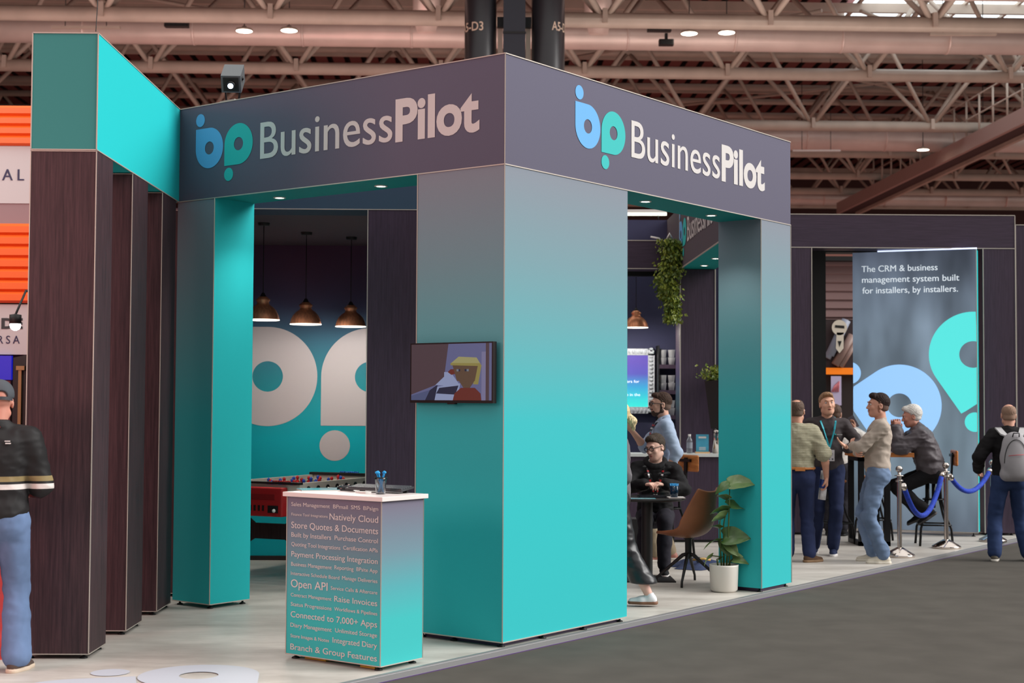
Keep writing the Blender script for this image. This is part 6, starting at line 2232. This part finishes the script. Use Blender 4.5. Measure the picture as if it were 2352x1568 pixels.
navyj = jeans('navy_jeans', (38, 46, 76))
t, J = person('person in green checked short-sleeved shirt seen from behind, holding a rolled newspaper', (3.17, 15.30, 0), -8, 1.72, dict(
    fat=1.06, shw=.92, feet={-1: dict(a=(-.10, 0, .082), toe=8), 1: dict(a=(.12, -.02, .082), toe=-58)},
    arms={-1: dict(w=(-.28, .05, .84), h=(-.3, -1, 0), curl=.4), 1: dict(w=(.30, .06, .87), h=(.5, -1, 0), d=(.05, .12, -1), pn=(-1, .2, 0), th=-1, curl=.75)},
    head=(-14, 4, 0), outfit=dict(skin=skin('tan', (206, 152, 128)), hair='bald_top', hair_mat=mat('greying_brown_hair', (88, 68, 56), .8, noise=.3, nscale=60), hair_th=.006, bald_y=-.05, bald_r=(.046, .05, .05), trousers=navyj, top=check_mat(), sleeve=.44, shoe=cloth('brown_suede', (92, 70, 54)), sole=mat('dark_tan_sole', (140, 110, 80), .7), belt=mat('tan_belt', (184, 112, 50), .5), ex=.026, fold=.009, boot=.01, hemz=.068, ankle_r=.05)))
glasses(t, J, mat('thin_metal_frame', (150, 150, 156), .3, .8)); lanyard(t, J, mat('black_red_ribbon3', (40, 24, 26), .5), badge=False, marks=(rm, wm))
a = MB(); c = Vector(J['T'](.02, -.158, .052)); a.obox(c, X, Z, -Y, (-.05, .05), (-.022, .012), (-.006, .004)); a.build('belt_patch', mat('tan_patch', (190, 120, 60), .5), t, local=True)
el, wr = J['arms'][1]
g0 = MW[t.name] @ Vector(wr + V3(-.025, .035, -.085))
t = thing('rolled_newspaper', 'rolled blue and white newspaper in the hand of the man in the checked shirt', 'newspaper', tuple(g0))
a = MB()
ax_ = Vector((.10, -.05, 1)).normalized(); u_ = ax_.cross(Y).normalized(); w_ = ax_.cross(u_)
pts = []
for k in range(60):
    an = k / 59 * 4 * PI; r_ = .012 + .028 * k / 59
    pts.append((r_ * math.cos(an) * 1.1, r_ * math.sin(an) * .8))
n = len(pts)
vs = [g0 + ax_ * -.15 + u_ * x + w_ * y for x, y in pts] + [g0 + ax_ * -.03 + u_ * x + w_ * y for x, y in pts] + [g0 + ax_ * .06 + u_ * x + w_ * y for x, y in pts] + [g0 + ax_ * .15 + u_ * x + w_ * y for x, y in pts]
for lv in range(3):
    a.add(vs[lv * n:(lv + 2) * n], [(i, i + 1, n + i + 1, n + i) for i in range(n - 1)], 1 if lv == 1 else 0, True)
o = a.build('rolled_pages', [mat('newsprint', (206, 204, 206), .6, noise=.2, nscale=30), mat('blue_masthead', (64, 92, 176), .5, noise=.4, nscale=25)], t)
md = o.modifiers.new('s', 'SOLIDIFY'); md.thickness = .002

# --- 6 man with the turquoise lanyard
t, J = person('person with turquoise lanyard and name badge in charcoal sweater, facing the camera and gesturing', (3.64, 16.0, 0), 180 - 4, 1.80, dict(
    feet={-1: dict(a=(-.06, .02, .082), toe=-10), 1: dict(a=(.13, -.10, .082), toe=-15)}, side=0,
    arms={1: dict(w=(.26, .20, 1.0), h=(.4, -1, 0), curl=.4), -1: dict(w=(-.17, .27, 1.16), h=(-1, -.3, -.6), d=(.75, .35, .55), pn=(.1, .4, 1), th=-1, curl=.18, thumb=1.2)},
    head=(4, -4, 3), mouth_open=True, outfit=dict(skin=skin('fair2', (218, 166, 140)), hair='short', hair_mat=mat('light_brown_hair', (138, 102, 70), .6, noise=.35, nscale=50), hair_th=.010, quiff=.006, trousers=navyj, top=cloth('charcoal_sweater', (66, 60, 62)), top_name='sweater', shoe=cloth('navy_shoe', (40, 48, 76)), sole=mat('white_sole4', (220, 216, 214), .6), ex=.02, hemz=-.05, collar_h=.012, fold=.008)))
lanyard(t, J, mat('turquoise_ribbon', (40, 168, 186), .5))
a = MB(); TU = J['TU']; c = Vector(TU(-.09, .132, .34)); a.obox(c, X, Z, Y, (-.05, .012), (-.005, .006), (-.012, .004)); a.build('chest_print', mat('grey_chest_print', (150, 150, 150), .6), t, local=True)
a = MB(); a.obox(c, X, Z, Y, (.018, .03), (-.003, .010), (-.012, .004)); a.build('chest_dot', M['mark_teal'], t, local=True)

# --- 7 person behind, seen from the back
t, J = person('person with short brown hair in white top, half hidden behind the man with the lanyard', (4.27, 18.3, 0), -20, 1.66, dict(
    feet=standfeet(.09), arms={-1: dict(w=(-.05, .25, 1.10), h=(-1, -.5, -.3), curl=.5), 1: dict(w=(.20, .28, 1.30), h=(1, -.4, -.6), d=(0, .3, 1), pn=(-1, 0, 0), curl=.7)},
    head=(-10, 12, 0), outfit=dict(skin=skin('fair3', (200, 148, 122)), hair='short', hair_mat=mat('brown_hair7', (84, 58, 42), .7, noise=.3, nscale=50), hair_th=.008, trousers=cloth('dark_grey_trousers', (46, 44, 50)), top=cloth('off_white_top', (206, 200, 194)), shoe=blk, sole=M['black'], ex=.018)))
el, wr = J['arms'][1]
g0 = MW[t.name] @ Vector(wr + V3(-.02, .05, .10))
lanyard(t, J, mat('red_ribbon7', (170, 50, 56), .5), badge=False)
t = thing('phone', 'dark mobile phone held up by the person in the white top', 'phone', tuple(g0))
a = MB(); a.obox(g0, Vector((.8, -.3, .5)).normalized(), Vector((-.45, .1, .85)).normalized(), Vector((-.3, -.9, 0)).normalized(), (-.04, .04), (-.08, .08), (-.004, .004)); a.build('casing', mat('grey_phone', (96, 92, 100), .3), t)

# --- 8 man in the beige sweater, arms crossed, profile to the left
t, J = person('person in beige sweater and light jeans with crossed arms, facing left', (3.99, 15.27, 0), 82, 1.79, dict(
    feet={-1: dict(a=(-.10, -.05, .082), toe=6), 1: dict(a=(.10, .03, .082), toe=-4)}, lean=-4, lean2=-2, hy=.0,
    arms={-1: dict(w=(.08, .235, 1.19), h=(-1, .25, -.45), d=(1, .1, .25), pn=(0, -1, 0), th=-1, curl=.3), 1: dict(w=(-.06, .21, 1.14), h=(1, .1, -.5), d=(-1, .05, -.1), pn=(0, -1, 0), th=1, curl=.4)},
    head=(10, 0, 0), outfit=dict(skin=skin('fair8', (208, 152, 130)), hair='short', hair_mat=mat('dark_hair8', (42, 28, 26), .7, noise=.35, nscale=50, spec=.2), side_mat=mat('faded_hair8', (98, 72, 62), .8), hair_th=.010, quiff=.012, beard=mat('stubble8', (156, 106, 86), .8), beard_th=.0008, trousers=jeans('light_wash_jeans', (112, 132, 162), .3), top=cloth('beige_sweater', (178, 164, 152), .9, .05), top_name='sweater', shoe=mat('cream_trainer', (216, 206, 188), .6), sole=mat('cream_sole8', (222, 214, 200), .6), ex=.016, fold=.009, hemz=-.035, leg_fold=.010, ankle_r=.046)))

# --- 9 white-haired man on the stool
t, J = person('person with white hair in grey jacket seated on a stool, leaning on the high table', (5.13, 17.12, 0), 80, 1.78, dict(
    sit=True, hz=.86, hy=.02, lean=14, lean2=26, fat=1.14, neck=-6,
    feet={-1: dict(a=(-.10, .08, .40), toe=5, pitch=-35, h=(0, 1, .3)), 1: dict(a=(.10, .16, .36), toe=-5, pitch=-25, h=(0, 1, .3))},
    arms={-1: dict(w=(-.10, .42, 1.33), h=(-.5, .1, -1), d=(.1, -.1, 1), pn=(1, .2, 0), th=-1, curl=.8), 1: dict(w=(.05, .44, 1.33), h=(.5, .1, -1), d=(-.1, -.05, 1), pn=(-1, .1, 0), th=1, curl=.8)},
    head=(5, 12, 0), outfit=dict(skin=skin('ruddy', (206, 146, 126)), hair='short', hair_mat=mat('white_hair', (206, 202, 196), .6, noise=.2, nscale=50), hair_th=.020, quiff=.012, trousers=cloth('black_trousers9', (26, 25, 28)), top=cloth('grey_jacket', (86, 80, 84), .5, .1), top_name='jacket', shoe=cloth('black_shoe9', (24, 24, 26)), sole=mat('grey_sole9', (64, 60, 60), .6), ex=.034, fold=.012, foldf=(10, 10, 16), collar_h=.03, collar_r=.012, hemz=-.09)))
a = MB(); TU = J['TU']
a.tube([TU(-.07, -.055, .51), TU(0, -.085, .52), TU(.07, -.055, .51)], .007, 6); a.build('lanyard', mat('turquoise_ribbon9', (40, 168, 186), .5), t, local=True)

# --- 10 man with the backpack on the aisle
t, J = person('person with grey backpack, black top and jeans standing on the dark aisle, seen from behind', (5.56, 15.83, -.045), -4, 1.73, dict(
    fat=1.08, feet={-1: dict(a=(-.16, 0, .082), toe=-18), 1: dict(a=(.20, .05, .082), toe=-14)},
    arms={-1: dict(w=(-.28, .18, .98), h=(-.6, -1, 0), curl=.5), 1: dict(w=(.24, .26, 1.02), h=(1, -.6, -.2), curl=.6)},
    head=(-3, 3, 0), outfit=dict(skin=skin('tan10', (212, 158, 136)), hair='bald_top', hair_mat=mat('grey_stubble10', (146, 116, 98), .8), hair_th=.002, bald_y=.0, bald_r=(.07, .09, .06), trousers=jeans('blue_jeans10', (50, 66, 104), .3), top=cloth('black_top10', (28, 26, 28)), shoe=cloth('grey_trainer10', (98, 92, 82)), sole=mat('white_sole10', (214, 208, 198), .6), ex=.026, fold=.008, collar_h=.012, ankle_r=.05, leg_ex=.024)))
TU, T = J['TU'], J['T']
tb = thing('backpack', 'light grey backpack with a thin red zip line worn by the man on the aisle', 'backpack', tuple(MW[t.name] @ Vector(T(0, -.2, .1))), math.radians(-4))
MW[tb.name] = MW[t.name]
tb.location = (5.56, 15.83, -.045)
G = Field(V3(-.24, -.42, .80), V3(.24, -.02, 1.56), .007)
G.ell(T(0, -.215, .20), (.155, .085, .20), None, .05); G.cap(T(-.08, -.20, .02), T(.08, -.20, .02), .075, k=.05); G.ell(T(0, -.20, .36), (.12, .07, .12), None, .05)
G.ell(T(0, -.255, .13), (.125, .05, .15), None, .012)
G.build('bag_body', mat('light_grey_nylon', (156, 152, 156), .6, noise=.08, nscale=8, bump=.2), tb)
a = MB()
pts = [T(.125 * math.sin(u), -.262 - .012 * math.cos(u), .10 + .30 * max(0, math.cos(u)) ** .8 - .08 * 0) for u in [math.radians(k) for k in range(-85, 86, 8)]]
a.tube([p - V3(0, .008, 0) for p in pts], .004, 6); a.build('zip', M['black'], tb, local=True)
a = MB(); a.tube([T(-.09, -.312, .225), T(0, -.318, .235), T(.09, -.312, .24)], .0035, 6); a.build('red_zip', mat('red_piping', (190, 40, 50), .5), tb, local=True)
a = MB(); a.tube([T(-.035, -.27, .43), T(-.03, -.29, .47), T(.03, -.29, .47), T(.035, -.27, .43)], .007, 8); a.build('grab_handle', mat('dark_grey_webbing', (60, 60, 64), .6), tb, local=True)
a = MB()
for k in (-1, 1):
    pts = [Vector(x) for x in (T(k * .05, -.20, .43), TU(k * .095, -.135, .455), TU(k * .13, -.06, .515), TU(k * .135, .03, .50), TU(k * .14, .11, .40))]
    for p, q in zip(pts[:-1], pts[1:]):
        d_ = (q - p)
        a.obox(p, d_.normalized(), X, d_.normalized().cross(X), (-.01, d_.length + .01), (-.032, .032), (-.010, .010))
a.build('shoulder_strap', mat('pale_strap', (190, 188, 190), .6), tb, local=True)
